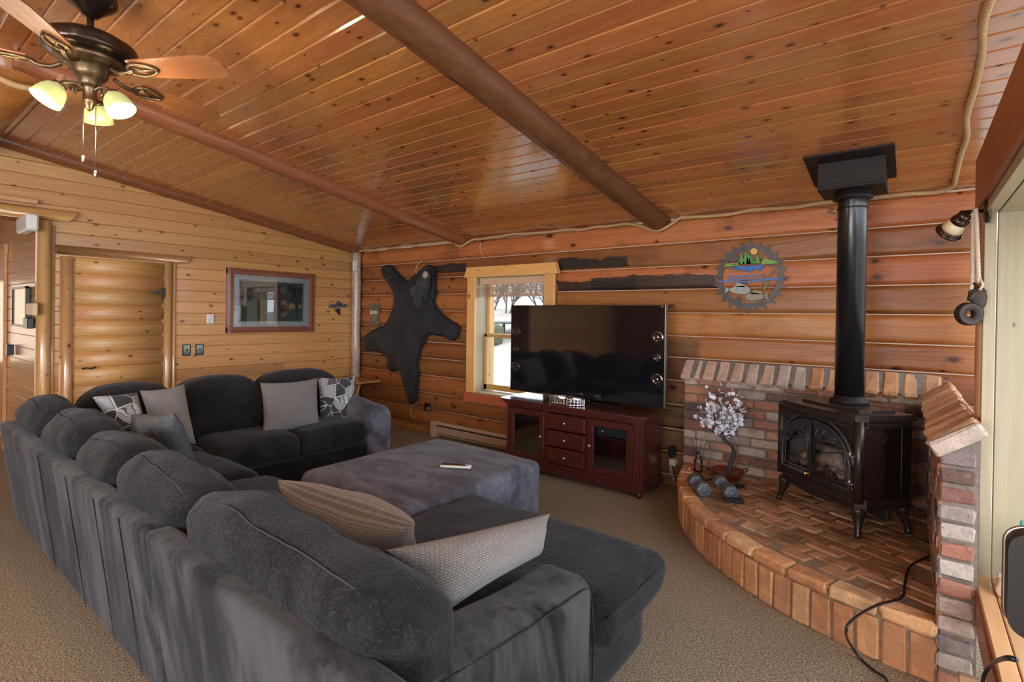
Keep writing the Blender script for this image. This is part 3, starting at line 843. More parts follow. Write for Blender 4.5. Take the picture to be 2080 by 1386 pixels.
def text_mesh(txt, size, M, mat, name, parent, ext=.001):
    cu = bpy.data.curves.new('t', 'FONT'); cu.body = txt; cu.size = size; cu.extrude = ext; cu.align_x = 'CENTER'; cu.align_y = 'CENTER'
    o = bpy.data.objects.new('t', cu); COL.objects.link(o)
    bpy.context.view_layer.update()
    me = bpy.data.meshes.new_from_object(o.evaluated_get(bpy.context.evaluated_depsgraph_get()))
    bpy.data.objects.remove(o)
    me.transform(M); me.transform(Matrix.Translation(-root_of(parent))); me.materials.clear(); me.materials.append(mat)
    p = bpy.data.objects.new(name, me); COL.objects.link(p); p.parent = parent
    return p
sg = thing('welcome_sign', (XL, 4.07, 1.42), 'small pewter welcome sign with a bird above the lettered bar, near the corner pole', 'sign')
m = MB(); m.prism([(3.925, 1.51), (4.215, 1.53), (4.215, 1.575), (3.925, 1.565)], lambda a, b, c: (XL+c, a, b), .012); part('name_bar', m, plain('pewter', (.25, .24, .24), .4, .6), sg)
text_mesh('WELCOME', .048, frameM((XL+.013, 4.07, 1.545), (0, .998, .05), (0, -.05, .998), (1, 0, 0)), m_black_pl, 'lettering', sg)
m = MB(); m.prism([(4.02, 1.508), (4.10, 1.512), (4.10, 1.425), (4.05, 1.468)], lambda a, b, c: (XL+c, a, b), .01); m.tube([(XL+.01, 4.00, 1.495), (XL+.01, 4.10, 1.418)], .005, 6); part('fish_tail', m, plain('dark pewter', (.07, .07, .075), .4, .6), sg)
m = MB(); m.lathe([(.001, -.028), (.022, -.018), (.03, 0), (.02, .018), (.001, .026)], 12, frameM((XL+.012, 4.07, 1.585), (0, 1.5, 0), (1, 0, 0), (0, 0, 1))); part('bird', m, plain('bird pewter', (.09, .09, .095), .4, .6), sg)
m = MB(); m.lathe([(.001, -.01), (.011, 0), (.001, .01)], 8, frameM((XL+.03, 4.085, 1.592), (0, 1, 0), (1, 0, 0), (0, 0, 1))); part('bird_head', m, m_white, sg)

# hall items
hp = thing('hall_picture', (-6.72, 1.0, 1.3), 'gold toned picture in a thin black frame on the hall wall', 'picture')
a0 = at(28, 583, Y=1.0); a1 = at(56, 665, Y=1.0)
x0, x1, z0h, z1h = a0.x, a1.x, 1.28, 1.65
m = MB(); m.box((x0, .985, z0h), (x1, 1.01, z0h+.02)); m.box((x0, .985, z1h-.02), (x1, 1.01, z1h)); m.box((x0, .985, z0h), (x0+.02, 1.01, z1h)); m.box((x1-.03, .985, z0h), (x1, 1.01, z1h)); part('frame', m, m_black_pl, hp)
m = MB(); m.box((x0+.015, .995, z0h+.015), (x1-.02, 1.0, z1h-.015)); part('canvas', m, plain('gold picture', (.42, .27, .10), .3, var=.3, sc=6, coat=.5), hp)
m = MB(); a = at(48, 445, Y=.99); b = at(70, 468, Y=.99); m.box((a.x, .94, b.z), (b.x, 1.02, a.z), .015)
tag(m.build('alarm_box', m_white, origin='auto'), 'white plastic alarm box high on the hall wall', 'alarm')
m = MB(); a = at(57, 616, Y=1.0); b = at(71, 641, Y=1.0); m.box((a.x, .985, b.z), (b.x, 1.02, a.z), .006)
tag(m.build('wall_thermometer', plain('cream plastic', (.62, .45, .3), .5), origin='auto'), 'cream wall thermostat between hall picture and log post', 'thermostat')
m = MB(); a = at(54, 646, Y=1.0); b = at(63, 668, Y=1.0); m.box((a.x, .975, b.z), (b.x, 1.02, a.z), .006)
tag(m.build('wall_switch_box', m_black_pl, origin='auto'), 'small black box below the cream thermostat in the hall', 'switch')
m = MB(); a = at(20, 700, Y=1.0); b = at(23, 722, Y=1.0); m.box((a.x, .97, b.z), (b.x, 1.02, a.z), .004)
tag(m.build('door_latch', m_black_pl, origin='auto'), 'dark strike plate on the hall wall edge', 'latch')

# baseboard heater ---------------------------------------------------------
hh = thing('baseboard_heater', (-3.8, 4.3, 0), 'long beige baseboard heater along the log wall under the window', 'heater')
m = MB(); m.prism([(4.355, .03), (4.29, .03), (4.285, .05), (4.285, .06), (4.30, .06), (4.285, .15), (4.31, .178), (4.355, .178)], lambda a, b, c: (-4.50+c, a, b), 2.3); part('housing', m, m_beige, hh)
m = MB(); m.box((-4.42, 4.284, .132), (-2.3, 4.31, .150)); m.box((-4.42, 4.2835, .048), (-2.3, 4.30, .055)); part('vent_slot', m, m_darkslot, hh)
m = MB(); m.box((-4.515, 4.275, 0), (-4.43, 4.358, .182), .004); part('end_cap', m, m_beige, hh)
# outlet with plug
ol = thing('wall_outlet', (-4.70, 4.33, .25), 'black outlet plate with a pale plug low on the log wall below the bear hide', 'outlet')
a = at(863, 818, Y=4.35); b = at(872, 836, Y=4.35); m = MB(); m.box((a.x, 4.335, b.z), (b.x+.01, 4.36, a.z), .003); part('plate', m, m_black_pl, ol)
m = MB(); m.lathe([(.028, 0), (.03, .02), (.012, .05)], 4, frameM((b.x+.02, 4.33, (a.z+b.z)/2-.01), (1, 0, 0), (0, 0, 1), (0, -1, 0)), smooth=False); part('plug', m, m_steel, ol)
ol = thing('wall_outlet', (-1.50, 4.33, .3), 'black plug in an outlet on the log wall right of the television stand', 'outlet')
a = at(1359, 905, Y=4.35); b = at(1371, 930, Y=4.35); m = MB(); m.box((a.x, 4.32, b.z), (b.x, 4.40, a.z), .015); part('plug', m, m_black_pl, ol)
ol2 = thing('cord_switch_box', (-1.48, 4.33, .25), 'cream outlet box with cords just below the black plug beside the hearth', 'outlet')
a = at(1361, 931, Y=4.35); b = at(1374, 947, Y=4.35); m = MB(); m.box((a.x, 4.32, b.z), (b.x, 4.40, a.z), .004); part('box', m, plain('cream box', (.55, .47, .34), .5), ol2)
m = MB(); m.tube(smooth_path([at(1363, 946, Y=4.3), at(1366, 965, Y=4.28), at(1369, 985, Y=4.2), at(1365, 992, Y=4.1)]), .005, 6); m.tube(smooth_path([at(1361, 946, Y=4.3), at(1362, 960, Y=4.28), at(1370, 975, Y=4.25)]), .005, 6); part('cord', m, plain('grey cord', (.3, .28, .25), .5), ol2)

# ================================================================== HEARTH AND BRICKWORK
HX, HY, HR, HZ = .30, 4.42, 1.765, .24
XF = .10            # face of the right brick wall
YE = 2.66           # its near end
random.seed(21)
def rt(): return (random.random(), random.random(), random.random())
hearth = struct(bpy.data.objects.new('trim_hearth', None)); COL.objects.link(hearth); hearth.location = (-.4, 3.6, 0); hearth['label'] = 'raised quarter round brick hearth'
a_end = math.acos((XF-HX)/HR)         # angle at the right end, measured from +X, below
angs0, angs1 = PI, 2*PI-math.acos((XF-.0-HX)/HR)
angs1 = 2*PI-math.acos((XF-HX)/HR)
angs0 = PI+.0
m = MB(); n = 60; vs = [(HX, HY, 0), (HX, HY, HZ-.007)]
for k in range(n+1):
    a = angs0+(angs1-angs0)*k/n
    for z in (0, HZ-.007): vs.append((HX+(HR-.012)*math.cos(a), HY+(HR-.012)*math.sin(a), z))
fs = []
for k in range(n): fs.append((2+2*k, 4+2*k, 5+2*k, 3+2*k)); fs.append((1, 3+2*k, 5+2*k))
m.add(vs, fs)
part('mortar_bed', m, m_mortar_t, hearth)
def polarbox(m, a0, a1, r0, r1, z0, z1, bev=.006, jit=.003, tint=None):
    am = (a0+a1)/2; L = (a1-a0)*(r1)
    Mx = frameM((HX+r1*math.cos(am), HY+r1*math.sin(am), 0), (-math.sin(am), math.cos(am), 0), (-math.cos(am), -math.sin(am), 0), (0, 0, 1))
    m.box((-L/2, 0, z0), (L/2, r1-r0, z1), bev, tint or rt(), Mx, 0, jit)
m = MB(); nb = 27; da = (angs1-angs0)/nb
for k in range(nb):
    a0 = angs0+da*k; polarbox(m, a0+.0035, a0+da-.0035, HR-.10, HR, .0, .180+random.uniform(-.003, .003))
part('soldier_bricks', m, m_brick_hearth, hearth)
m = MB(); nb = 13; da = (angs1-angs0)/nb
for k in range(nb):
    a0 = angs0+da*k; polarbox(m, a0+.003, a0+da-.003, HR-.095, HR+.010, .188, HZ+.002+random.uniform(-.003, .003), .012, .005)
part('rim_bricks', m, m_brick_hearth, hearth)
m = MB(); th = math.radians(-24); ux = Vector((math.cos(th), math.sin(th), 0)); uy = Vector((-math.sin(th), math.cos(th), 0))
i = 0; v = -2.2
while v < 2.2:
    u = -2.4+(i % 2)*.1+random.uniform(-.02, .02)
    while u < 2.4:
        L = .198; c = Vector((-.5, 3.6, 0))+ux*(u+L/2)+uy*(v+.04)
        rad = math.hypot(c.x-HX, c.y-HY)
        if rad < HR-.115 and c.x < XF-.02 and c.y < 4.25:
            hl = L/2-.006
            if rad > HR-.2: hl *= .75
            Mx = frameM((c.x, c.y, 0), ux, uy, (0, 0, 1))
            m.box((-hl, -.043, .2), (hl, .043, HZ+random.uniform(-.003, .002)), .008, rt(), Mx, 0, .004)
        u += .208
    v += .097; i += 1
part('paving_bricks', m, m_brick_top, hearth)

def brick_field(m, fr, a0, a1, z0, z1, L=.20, H=.062, g=.011, depth=.05, edge_l=0, jit=.003):
    z = z0; r = 0
    while z < z1-.02:
        h = min(H, z1-z)
        a = a0-(L/2 if r % 2 else 0)+random.uniform(-.01, .01)
        while a < a1:
            p, q = max(a, a0), min(a+L, a1)
            if q-p > .03:
                o = random.uniform(-.003, .006)
                lo = fr(p, z, -.03); hi = fr(q, z+h, depth*.2+o)
                m.box(lo, hi, .009, rt(), None, 0, jit)
            a += L+g
        z += H+g; r += 1
bw = bpy.data.objects.new('trim_brick_back', None); COL.objects.link(bw); bw.location = (-.7, 4.34, .24); struct(bw, 'low brick wall behind the stove')
m = MB(); m.box((-1.49, 4.292, .2), (.12, 4.44, .985)); m.prism([(4.25, .975), (4.41, .975), (4.41, 1.10), (4.37, 1.10)], lambda a, b, c: (-1.49+c, a, b), 1.6); part('mortar_core', m, m_mortar, bw)
m = MB(); brick_field(m, lambda a, z, o: (a, 4.288-o, z), -1.49, XF, .245, .965); part('face_bricks', m, m_brick_wall, bw)
m = MB(); m2 = MB()
p0 = Vector((0, 4.235, .965)); p1 = Vector((0, 4.375, 1.10)); dn = (p1-p0).normalized(); up = Vector((0, -dn.z, dn.y))
L = (p1-p0).length
x = -1.52; k = 0
while x < .07:
    w = .098 if k != 1 else .06
    Mx = frameM((x, 4.235, .965), (1, 0, 0), dn, up)
    (m if x < -.62 else m2).box((0.004, 0, -.055), (w-.006, L, .008+random.uniform(-.004, .004)), .014, rt(), Mx, 0, .005)
    x += w+.010; k += 1
part('cap_bricks', m, m_brick_cap, bw); part('cap_bricks', m2, m_brick_cap2, bw, 'orange sloping cap bricks')
br = bpy.data.objects.new('trim_brick_right', None); COL.objects.link(br); br.location = (.16, 3.4, 0); struct(br, 'low brick wall under the log wall, right of the stove')
m = MB(); m.box((XF+.006, YE+.012, 0), (.215, 4.3, .96)); part('mortar_core', m, m_mortar, br)
m = MB(); brick_field(m, lambda a, z, o: (XF-o*.6, a, z), YE+.01, 4.28, .245, .93); part('face_bricks', m, m_brick_wall, br)
m = MB(); z = .005
while z < .93:
    m.box((XF-.004, YE-.002+random.uniform(-.004, .004), z), (.206, YE+.08, z+.060), .009, rt(), None, 0, .004); z += .0735
part('end_bricks', m, m_brick_wall, br)
m = MB(); m2 = MB()
p0 = Vector((.060, 0, .955)); p1 = Vector((.205, 0, 1.065)); dn = (p1-p0).normalized(); up = Vector((-dn.z, 0, dn.x)); L = (p1-p0).length
y = YE-.05; k = 0
while y < 4.25:
    w = random.uniform(.050, .062)
    Mx = frameM((.060+random.uniform(-.010, .006), y, .955), dn, (0, 1, 0), up)
    (m2 if k == 0 else m).box((0, .002, -.045), (L, w-.010, .012+random.uniform(-.012, .006)), .009, rt(), Mx, 0, .005)
    y += w+.004; k += 1
part('cap_bricks', m, m_brick_cap2, br); part('cap_end_brick', m2, m_brick_cap, br, 'pale grey end brick')
m = MB(); m.prism([(.08, .93), (.215, .93), (.215, 1.05)], lambda a, b, c: (a, YE+c, b), 1.5); part('cap_mortar', m, m_mortar, br)
m = MB(); a = at(1962, 1352, Y=2.55); m.box((.155, 2.50, 0), (.235, 2.53, .16), .003); 
tag(m.build('wood_offcut', plain('raw wood', (.40, .24, .12), .7), origin='auto'), 'small plain wood offcut leaning at the foot of the brick wall end', 'wood piece')

# ================================================================== STOVE
SU = Vector((.764, -.645, 0)); SN = Vector((-.645, -.764, 0)); SC = Vector((-.353, 3.78, 0))
def sp(u, n, z): return SC+SU*u+SN*n+Vector((0, 0, z))
SM = frameM(SC, SU, -SN, (0, 0, 1))      # local x right, y back, z up
stove = thing('gas_stove', (SC.x, SC.y, HZ), 'black cast iron freestanding gas stove with arched glass doors on the brick hearth', 'stove')
def bow(u, n0, b=.035): return n0+b*(1-(u/.34)**2)
def plan(w, d0, d1, b, ch=.035, k=14):
    """plan outline: bowed front at +n, chamfered corners"""
    pts = []
    for i in range(k+1):
        u = -(w-ch)+2*(w-ch)*i/k; pts.append((u, d1+b*(1-(u/w)**2)))
    pts.append((w, d1-ch)); pts.append((w, d0)); pts.append((-w, d0)); pts.append((-w, d1-ch))
    return pts
def slab(m, outline, z0, z1, mi=0): m.prism(outline, lambda a, b, c: sp(a, b, z0+c), z1-z0, mi=mi)
m = MB()
slab(m, plan(.315, -.19, .15, .0), .42, .46)
# body with opening: sides, back, top band
m.box((-.315, -.0, .44), (-.285, .19, .885), .004, M=SM); m.box((.285, -.0, .44), (.315, .19, .885), .004, M=SM)
m.box((-.315, .17, .42), (.315, .19, .885), .004, M=SM)
m.box((-.315, -.14, .44), (-.300, .19, .885), M=SM); m.box((.300, -.14, .44), (.315, .19, .885), M=SM)
m.box((-.30, -.16, .84), (.30, .19, .885), M=SM)
part('body', m, m_stove, stove)
for s in (-1, 1):
    m = MB(); m.tube([sp(s*.297, .150, .43), sp(s*.297, .150, .885)], .026, 12); part('corner_column', m, m_stove, stove)
# side relief panels
m = MB(); m.box((.314, -.10, .47), (.320, .12, .475), .002, M=SM); m.box((.314, .115, .47), (.320, .12, .85), .002, M=SM)
m.tube([sp(.317, -.02-.03*math.cos(a), .74+.045*math.sin(a)) for a in [math.radians(60+12*k) for k in range(9)]], .003, 5)
part('side_relief', m, m_stove, stove)
# front face plate with arched opening
K = 24
def arch(u, w, zs, rise): return zs+rise*math.sqrt(max(0, 1-abs(u/w)**2.3))
m = MB(); N = 40; W = .275
for i in range(N):
    u0 = -.30+.60*i/N; u1 = -.30+.60*(i+1)/N
    zt = .885
    for (za0, za1, zb0, zb1) in (((arch(u0, .265, .60, .225) if abs(u0) < .265 else .46), (arch(u1, .265, .60, .225) if abs(u1) < .265 else .46), zt, zt), (.44, .44, .485 if abs(u0) < .265 else .46, .485 if abs(u1) < .265 else .46)):
        n0 = .158; vs = [sp(u0, n0, za0), sp(u1, n0, za1), sp(u1, n0, zb1), sp(u0, n0, zb0), sp(u0, n0-.02, za0), sp(u1, n0-.02, za1), sp(u1, n0-.02, zb1), sp(u0, n0-.02, zb0)]
        m.add(vs, [(0, 1, 2, 3), (0, 4, 5, 1), (7, 6, 5, 4), (3, 2, 6, 7)], (.5, .5, .5))
part('front_plate', m, m_stove, stove)
# hood arch over the door
m = MB(); pts = []
for k in range(25):
    a = PI*k/24; u = -.285*math.cos(a); pts.append(sp(u, .172, arch(u, .287, .60, .262)))
m.tube(pts, .012, 8); part('door_hood', m, m_stovedoor, stove)
# doors
def door(s):
    """s=-1 left leaf, 1 right leaf"""
    d = MB(); n0 = .176; r = .0085
    u_in, u_out = s*.004+(-.018), s*.262
    outer = []
    for k in range(17):
        u = u_in+(u_out-u_in)*k/16
        outer.append(sp(u, n0, arch(u, .2645, .60, .228)))
    frame = [sp(u_in, n0, .492)]+outer+[sp(u_out, n0, .60), sp(u_out, n0, .505), sp(u_out-s*.012, n0, .492), sp(u_in, n0, .492)]
    d.tube(frame, r*1.25, 8)
    inner = [sp(u_in+s*.022, n0, .515)]+[sp(u_in+s*.022+(u_out-s*.03-u_in-s*.022)*k/12, n0, arch(u_in+s*.022+(u_out-s*.03-u_in-s*.022)*k/12, .2645, .60, .228)-.032) for k in range(13)]+[sp(u_out-s*.026, n0, .515), sp(u_in+s*.022, n0, .515)]
    d.tube(inner, .006, 6)
    # solid cast band between the scallops and the arch
    for k in range(16):
        ua = u_in+(u_out-s*.01-u_in)*k/16; ub = u_in+(u_out-s*.01-u_in)*(k+1)/16
        def scl(u):
            f = abs((u-u_in)/(u_out-u_in)); g = abs(math.sin(PI*f*2.6+.25))
            return arch(u, .262, .60, .215)-.055+.022*g-.03*f*f
        d.add([sp(ua, n0, scl(ua)), sp(ub, n0, scl(ub)), sp(ub, n0, arch(ub, .2645, .60, .224)), sp(ua, n0, arch(ua, .2645, .60, .224)),
               sp(ua, n0-.01, scl(ua)), sp(ub, n0-.01, scl(ub)), sp(ub, n0-.01, arch(ub, .2645, .60, .224)), sp(ua, n0-.01, arch(ua, .2645, .60, .224))], [(0, 1, 2, 3), (4, 5, 1, 0), (7, 6, 5, 4)] if s > 0 else [(3, 2, 1, 0), (0, 1, 5, 4), (4, 5, 6, 7)])
    # sunburst
    for ang in (22, 48, 70):
        a = math.radians(ang); c = Vector((-.014, .695)); 
        l = .20 if ang < 30 else .16 if ang < 60 else .13
        d.tube([sp(c.x+s*.01, n0, c.y), sp(c.x+s*l*math.cos(a), n0, min(.80, c.y+l*math.sin(a)*.85))], .0055, 6)
    for z in (.700, .565): d.tube([sp(u_in, n0+.004, z+.004), sp(u_out-s*.02, n0+.004, z)], .0055, 6)
    return d
for s, lb in ((-1, 'left'), (1, 'right')):
    dl = part('door', door(s), m_stovedoor, stove)
    u0 = -.018 if s > 0 else -.255; u1 = .255 if s > 0 else -.018
    g = MB(); pts = [(u0, .50), (u1, .50)]+[(u1+(u0-u1)*k/14, arch(u1+(u0-u1)*k/14, .2645, .60, .215)) for k in range(15)]
    g.add([sp(a, .160, b) for a, b in pts], [list(range(len(pts)))]); part('glass', g, m_glass_dark, dl)
for z in (.692, .538):
    m = MB(); m.tube([sp(.272, .185, z-.014), sp(.272, .185, z+.018)], .008, 8); m.box((.262, -.200, z-.01), (.300, -.175, z+.002), .003, M=SM); part('hinge', m, m_steel, stove)
m = MB(); m.lathe([(.004, 0), (.010, .008), (.013, .016), (.008, .024), (.002, .026)], 12, frameM(sp(-.038, .182, .498), SU, (0, 0, 1), SN)); m.tube([sp(-.038, .190, .498), sp(-.015, .192, .503)], .005, 6); part('latch', m, m_brass, stove)
# firebox with logs
m = MB(); m.box((-.29, .10, .46), (.29, .11, .84), M=SM); m.box((-.30, -.15, .455), (.30, .11, .470), M=SM); m.box((-.29, -.15, .46), (-.28, .1, .84), M=SM); m.box((.28, -.15, .46), (.29, .1, .84), M=SM)
part('firebox', m, plain('firebox liner', (.30, .27, .26), .8, var=.3), stove)
m = MB(); random.seed(6)
for (u0, n0, z0, u1, n1, z1, r) in ((-.20, .06, .535, .06, .02, .60, .045), (-.02, .02, .55, .20, .05, .535, .04), (-.12, -.02, .61, .12, -.04, .62, .035), (.10, .08, .52, .24, .02, .56, .032), (-.24, .0, .52, -.05, .08, .52, .03)):
    P0 = sp(u0, n0, z0); P1 = sp(u1, n1, z1)
    m.tube([P0.lerp(P1, t/6)+Vector((0, 0, .006*math.sin(t*2))) for t in range(7)], [r*(1+random.uniform(-.15, .15)) for t in range(7)], 9)
part('ceramic_logs', m, plain('ceramic logs', (.62, .42, .35), .9, var=.5, sc=20, bump=.6), stove)
m = MB()
for k in range(260):
    u = random.uniform(-.26, .26); nn = random.uniform(.02, .145); s = random.uniform(.006, .013)
    c = sp(u, nn, .472+s*.7+random.uniform(0, .03)*(1-nn*4)); m.lathe([(.001, -s), (s, 0), (.001, s)], 5, Matrix.Translation(c), smooth=False)
o = part('embers', m, plain('ember rock', (.38, .19, .11), .9, var=.6, sc=50), stove); o['kind'] = 'stuff'
# top, vent slot, base skirt, legs
m = MB(); slab(m, plan(.335, -.20, .165, .055, .04, 20), .885, .905); slab(m, plan(.325, -.19, .155, .052, .04, 20), .905, .918); slab(m, plan(.255, -.14, .06, .03, .04), .918, .932)
part('top_plate', m, m_stove, stove)
m = MB(); slab(m, plan(.322, -.19, .155, .050, .04, 20), .848, .860); slab(m, plan(.318, -.19, .150, .040, .04, 20), .876, .886)
for u in (-.22, -.13, -.04, .06, .15): m.box((u-.003, -.205, .855), (u+.003, -.15, .888), M=SM)
part('vent_grille', m, m_stove, stove)
m = MB(); slab(m, plan(.318, -.18, .152, .030, .04, 20), .862, .876); part('vent_slot', m, m_darkslot, stove)
m = MB(); slab(m, plan(.325, -.195, .160, .015, .04, 20), .430, .450); slab(m, plan(.320, -.19, .155, .012, .04, 20), .405, .43); slab(m, plan(.328, -.197, .162, .018, .04, 20), .392, .405)
pts = [(-.30, .392), (.30, .392)]+[(.30-.6*k/14, .392-.030*(1-((k/14)*2-1)**2)) for k in range(15)]
m.prism([(-.29+.58*k/14, .392-.028*math.sin(PI*k/14)) for k in range(15)]+[(.29, .40), (-.29, .40)], lambda a, b, c: sp(a, .155-c, b), .02)
part('base_skirt', m, m_stove, stove)
for (u, n_) in ((-.285, .135), (.285, .135), (-.285, -.165), (.285, -.165)):
    m = MB(); su = 1 if u > 0 else -1; sn = 1 if n_ > 0 else -1
    prof = [(.036, .400, 0), (.036, .375, 0), (.030, .345, .002), (.021, .310, .010), (.017, .280, .016), (.016, .262, .020), (.020, .252, .022), (.018, .2405, .022)]
    m.tube([sp(u+su*o, n_+sn*o, z) for r, z, o in prof], [r for r, z, o in prof], 10); part('leg', m, m_stove, stove)
m = MB(); m.box((-.10, .18, .26), (.18, .195, .40), .003, M=SM); part('rear_panel', m, m_darkslot, stove)
# flue
FX, FY = -.305, 3.865
fl = thing('stove_pipe', (FX, FY, .93), 'tall black round flue pipe rising from the stove to a square ceiling box', 'stove pipe')
m = MB(); m.lathe([(.079, .935), (.079, 2.17), (.0795, 2.175), (.079, 2.18), (.079, 2.30)], 36, Matrix.Translation((FX, FY, 0))); part('pipe', m, m_pipe, fl)
m = MB(); m.lathe([(.108, .932), (.108, .955), (.085, .962), (.084, .98), (.079, .98)], 32, Matrix.Translation((FX, FY, 0))); part('base_collar', m, m_black, fl)
m = MB(); m.lathe([(.083, 2.145), (.085, 2.15), (.083, 2.155)], 32, Matrix.Translation((FX, FY, 0)), cap=False); m.lathe([(.080, 2.205), (.108, 2.208), (.108, 2.222), (.098, 2.228), (.098, 2.262), (.08, 2.265)], 32, Matrix.Translation((FX, FY, 0))); part('upper_collar', m, m_black, fl)
m = MB(); x0, x1, y0, y1 = FX-.17, FX+.17, FY-.17, FY+.17; zb = 2.27
vs = [(x0, y0, zb), (x1, y0, zb), (x1, y1, zb), (x0, y1, zb), (x0, y0, ceil_z(y0)), (x1, y0, ceil_z(y0)), (x1, y1, ceil_z(y1)), (x0, y1, ceil_z(y1))]
m.add(vs, [(3, 2, 1, 0), (0, 1, 5, 4), (1, 2, 6, 5), (2, 3, 7, 6), (3, 0, 4, 7)])
m.box((x0+.01, y0-.006, zb-.004), (x1-.01, y0+.004, zb+.012), .002); m.box((x0-.004, y0, zb-.018), (x1+.004, y1, zb+.002), .003)
part('ceiling_box', m, m_black, fl)
m = MB(); px0, px1, py0, py1 = FX-.235, FX+.215, FY-.285, FY+.20
vs = [(a, b, ceil_z(b)-d) for d in (.001, .012) for a, b in ((px0, py0), (px1, py0), (px1, py1), (px0, py1))]
m.add(vs, [(0, 1, 2, 3), (7, 6, 5, 4), (4, 5, 1, 0), (5, 6, 2, 1), (6, 7, 3, 2), (7, 4, 0, 3)]); part('ceiling_plate', m, m_black, fl)

# power cord from the stove over the hearth edge
cz = HZ+.008
cp = [at(1835, 1085, Z=cz), at(1870, 1095, Z=cz), at(1905, 1115, Z=cz), at(1898, 1125, Z=cz), at(1850, 1150, Z=cz), at(1838, 1185, Z=cz), at(1832, 1214, Z=cz), at(1790, 1227, Z=cz), at(1757, 1242, Z=cz+.005), at(1728, 1263, Z=cz+.012)]
e0 = Vector((cp[-1].x-.02, cp[-1].y-.035, .19)); e1 = at(1716, 1290, Z=.12); 
cp += [Vector((cp[-1].x-.012, cp[-1].y-.03, .235)), at(1722, 1300, Z=.11), at(1745, 1335, Z=.012), at(1775, 1362, Z=.01), at(1800, 1380, Z=.01), at(1802, 1410, Z=.01)]
m = MB(); m.tube(smooth_path(cp, 5), .0055, 7); tag(m.build('power_cord', m_black_pl, origin='auto'), 'thin black cord trailing from under the stove over the hearth edge', 'cord')

# ================================================================== TELEVISION AND STAND
SX0, SX1, SY0, SY1, SH = -3.12, -1.64, 3.83, 4.29, .665
st = thing('television_stand', ((SX0+SX1)/2, (SY0+SY1)/2, 0), 'dark cherry television stand with glass doors and three small drawers', 'television stand')
def chplan(x0, x1, y0, y1, ch): return [(x0, y1), (x0, y0+ch), (x0+ch, y0), (x1-ch, y0), (x1, y0+ch), (x1, y1)]
def cslab(m, x0, x1, y0, y1, ch, z0, z1): m.prism(chplan(x0, x1, y0, y1, ch), lambda a, b, c: (a, b, z0+c), z1-z0)
m = MB(); cslab(m, SX0, SX1, SY0, SY1, .045, SH-.018, SH); cslab(m, SX0+.012, SX1-.012, SY0+.012, SY1, .045, SH-.032, SH-.018); cslab(m, SX0+.026, SX1-.026, SY0+.026, SY1, .045, SH-.05, SH-.032); part('top', m, m_red, st)
bx0, bx1, by0, by1 = SX0+.04, SX1-.04, SY0+.045, SY1-.01
m = MB()
m.box((bx0, by0+.05, .10), (bx0+.02, by1, SH-.05)); m.box((bx1-.02, by0+.05, .10), (bx1, by1, SH-.05)); m.box((bx0, by1-.01, .1), (bx1, by1, SH-.05))
m.box((bx0, by0+.02, .10), (bx1, by1, .12))
for s, xx in ((-1, bx0), (1, bx1)):
    # fluted chamfered corner stiles
    for k in range(4):
        f = k/4; a = (xx-s*.045*(1-f), by0+.045*f); b = (xx-s*.045*(1-(k+.8)/4), by0+.045*(k+.8)/4)
        m.prism([a, b, (b[0]-s*.02, b[1]+.02), (a[0]-s*.02, a[1]+.02)] if s > 0 else [b, a, (a[0]-s*.02, a[1]+.02), (b[0]-s*.02, b[1]+.02)], lambda p, q, c: (p, q, .10+c), SH-.15)
    m.box((xx-s*.045, by0+.002, .10), (xx-s*.075, by0+.03, SH-.05), .002)
w = bx1-bx0; dA = bx0+.075; dB = bx1-.075; c0 = bx0+w*.345; c1 = bx0+w*.645
m.box((c0-.012, by0+.002, .1), (c0+.006, by1-.02, SH-.05), .001); m.box((c1-.006, by0+.002, .1), (c1+.012, by1-.02, SH-.05), .001)
m.box((bx0+.05, by0+.004, SH-.075), (bx1-.05, by0+.03, SH-.05), .001); m.box((bx0+.05, by0+.004, .1), (bx1-.05, by0+.03, .13), .001)
part('carcass', m, m_red, st)
m = MB(); cslab(m, bx0-.012, bx1+.012, by0-.012, by1, .045, .075, .10); cslab(m, bx0-.022, bx1+.022, by0-.022, by1, .045, .045, .078); part('plinth', m, m_red, st)
for (fx, fy) in ((bx0+.03, by0+.03), (bx1-.03, by0+.03), (bx0+.03, by1-.04), (bx1-.03, by1-.04)):
    m = MB(); m.lathe([(.020, 0), (.026, .012), (.030, .03), (.024, .045)], 14, Matrix.Translation((fx, fy, 0))); part('foot', m, m_red, st)
def knob(parent, x, z):
    m = MB(); m.lathe([(.006, 0), (.006, .010), (.015, .014), (.016, .020), (.010, .026), (.002, .028)], 14, frameM((x, by0-.010, z), (1, 0, 0), (0, 0, 1), (0, -1, 0))); part('knob', m, m_steel, parent)
zt, zb_ = SH-.078, .132
hh_ = (zt-zb_)/3
for k in range(3):
    z0, z1 = zb_+hh_*k+.006, zb_+hh_*(k+1)-.006
    m = MB(); m.box((c0+.012, by0-.006, z0), (c1-.012, by0+.3, z1), .004); m.box((c0+.022, by0-.010, z0+.01), (c1-.022, by0, z1-.01), .004); d_ = part('drawer', m, m_red, st); knob(d_, (c0+c1)/2, (z0+z1)/2)
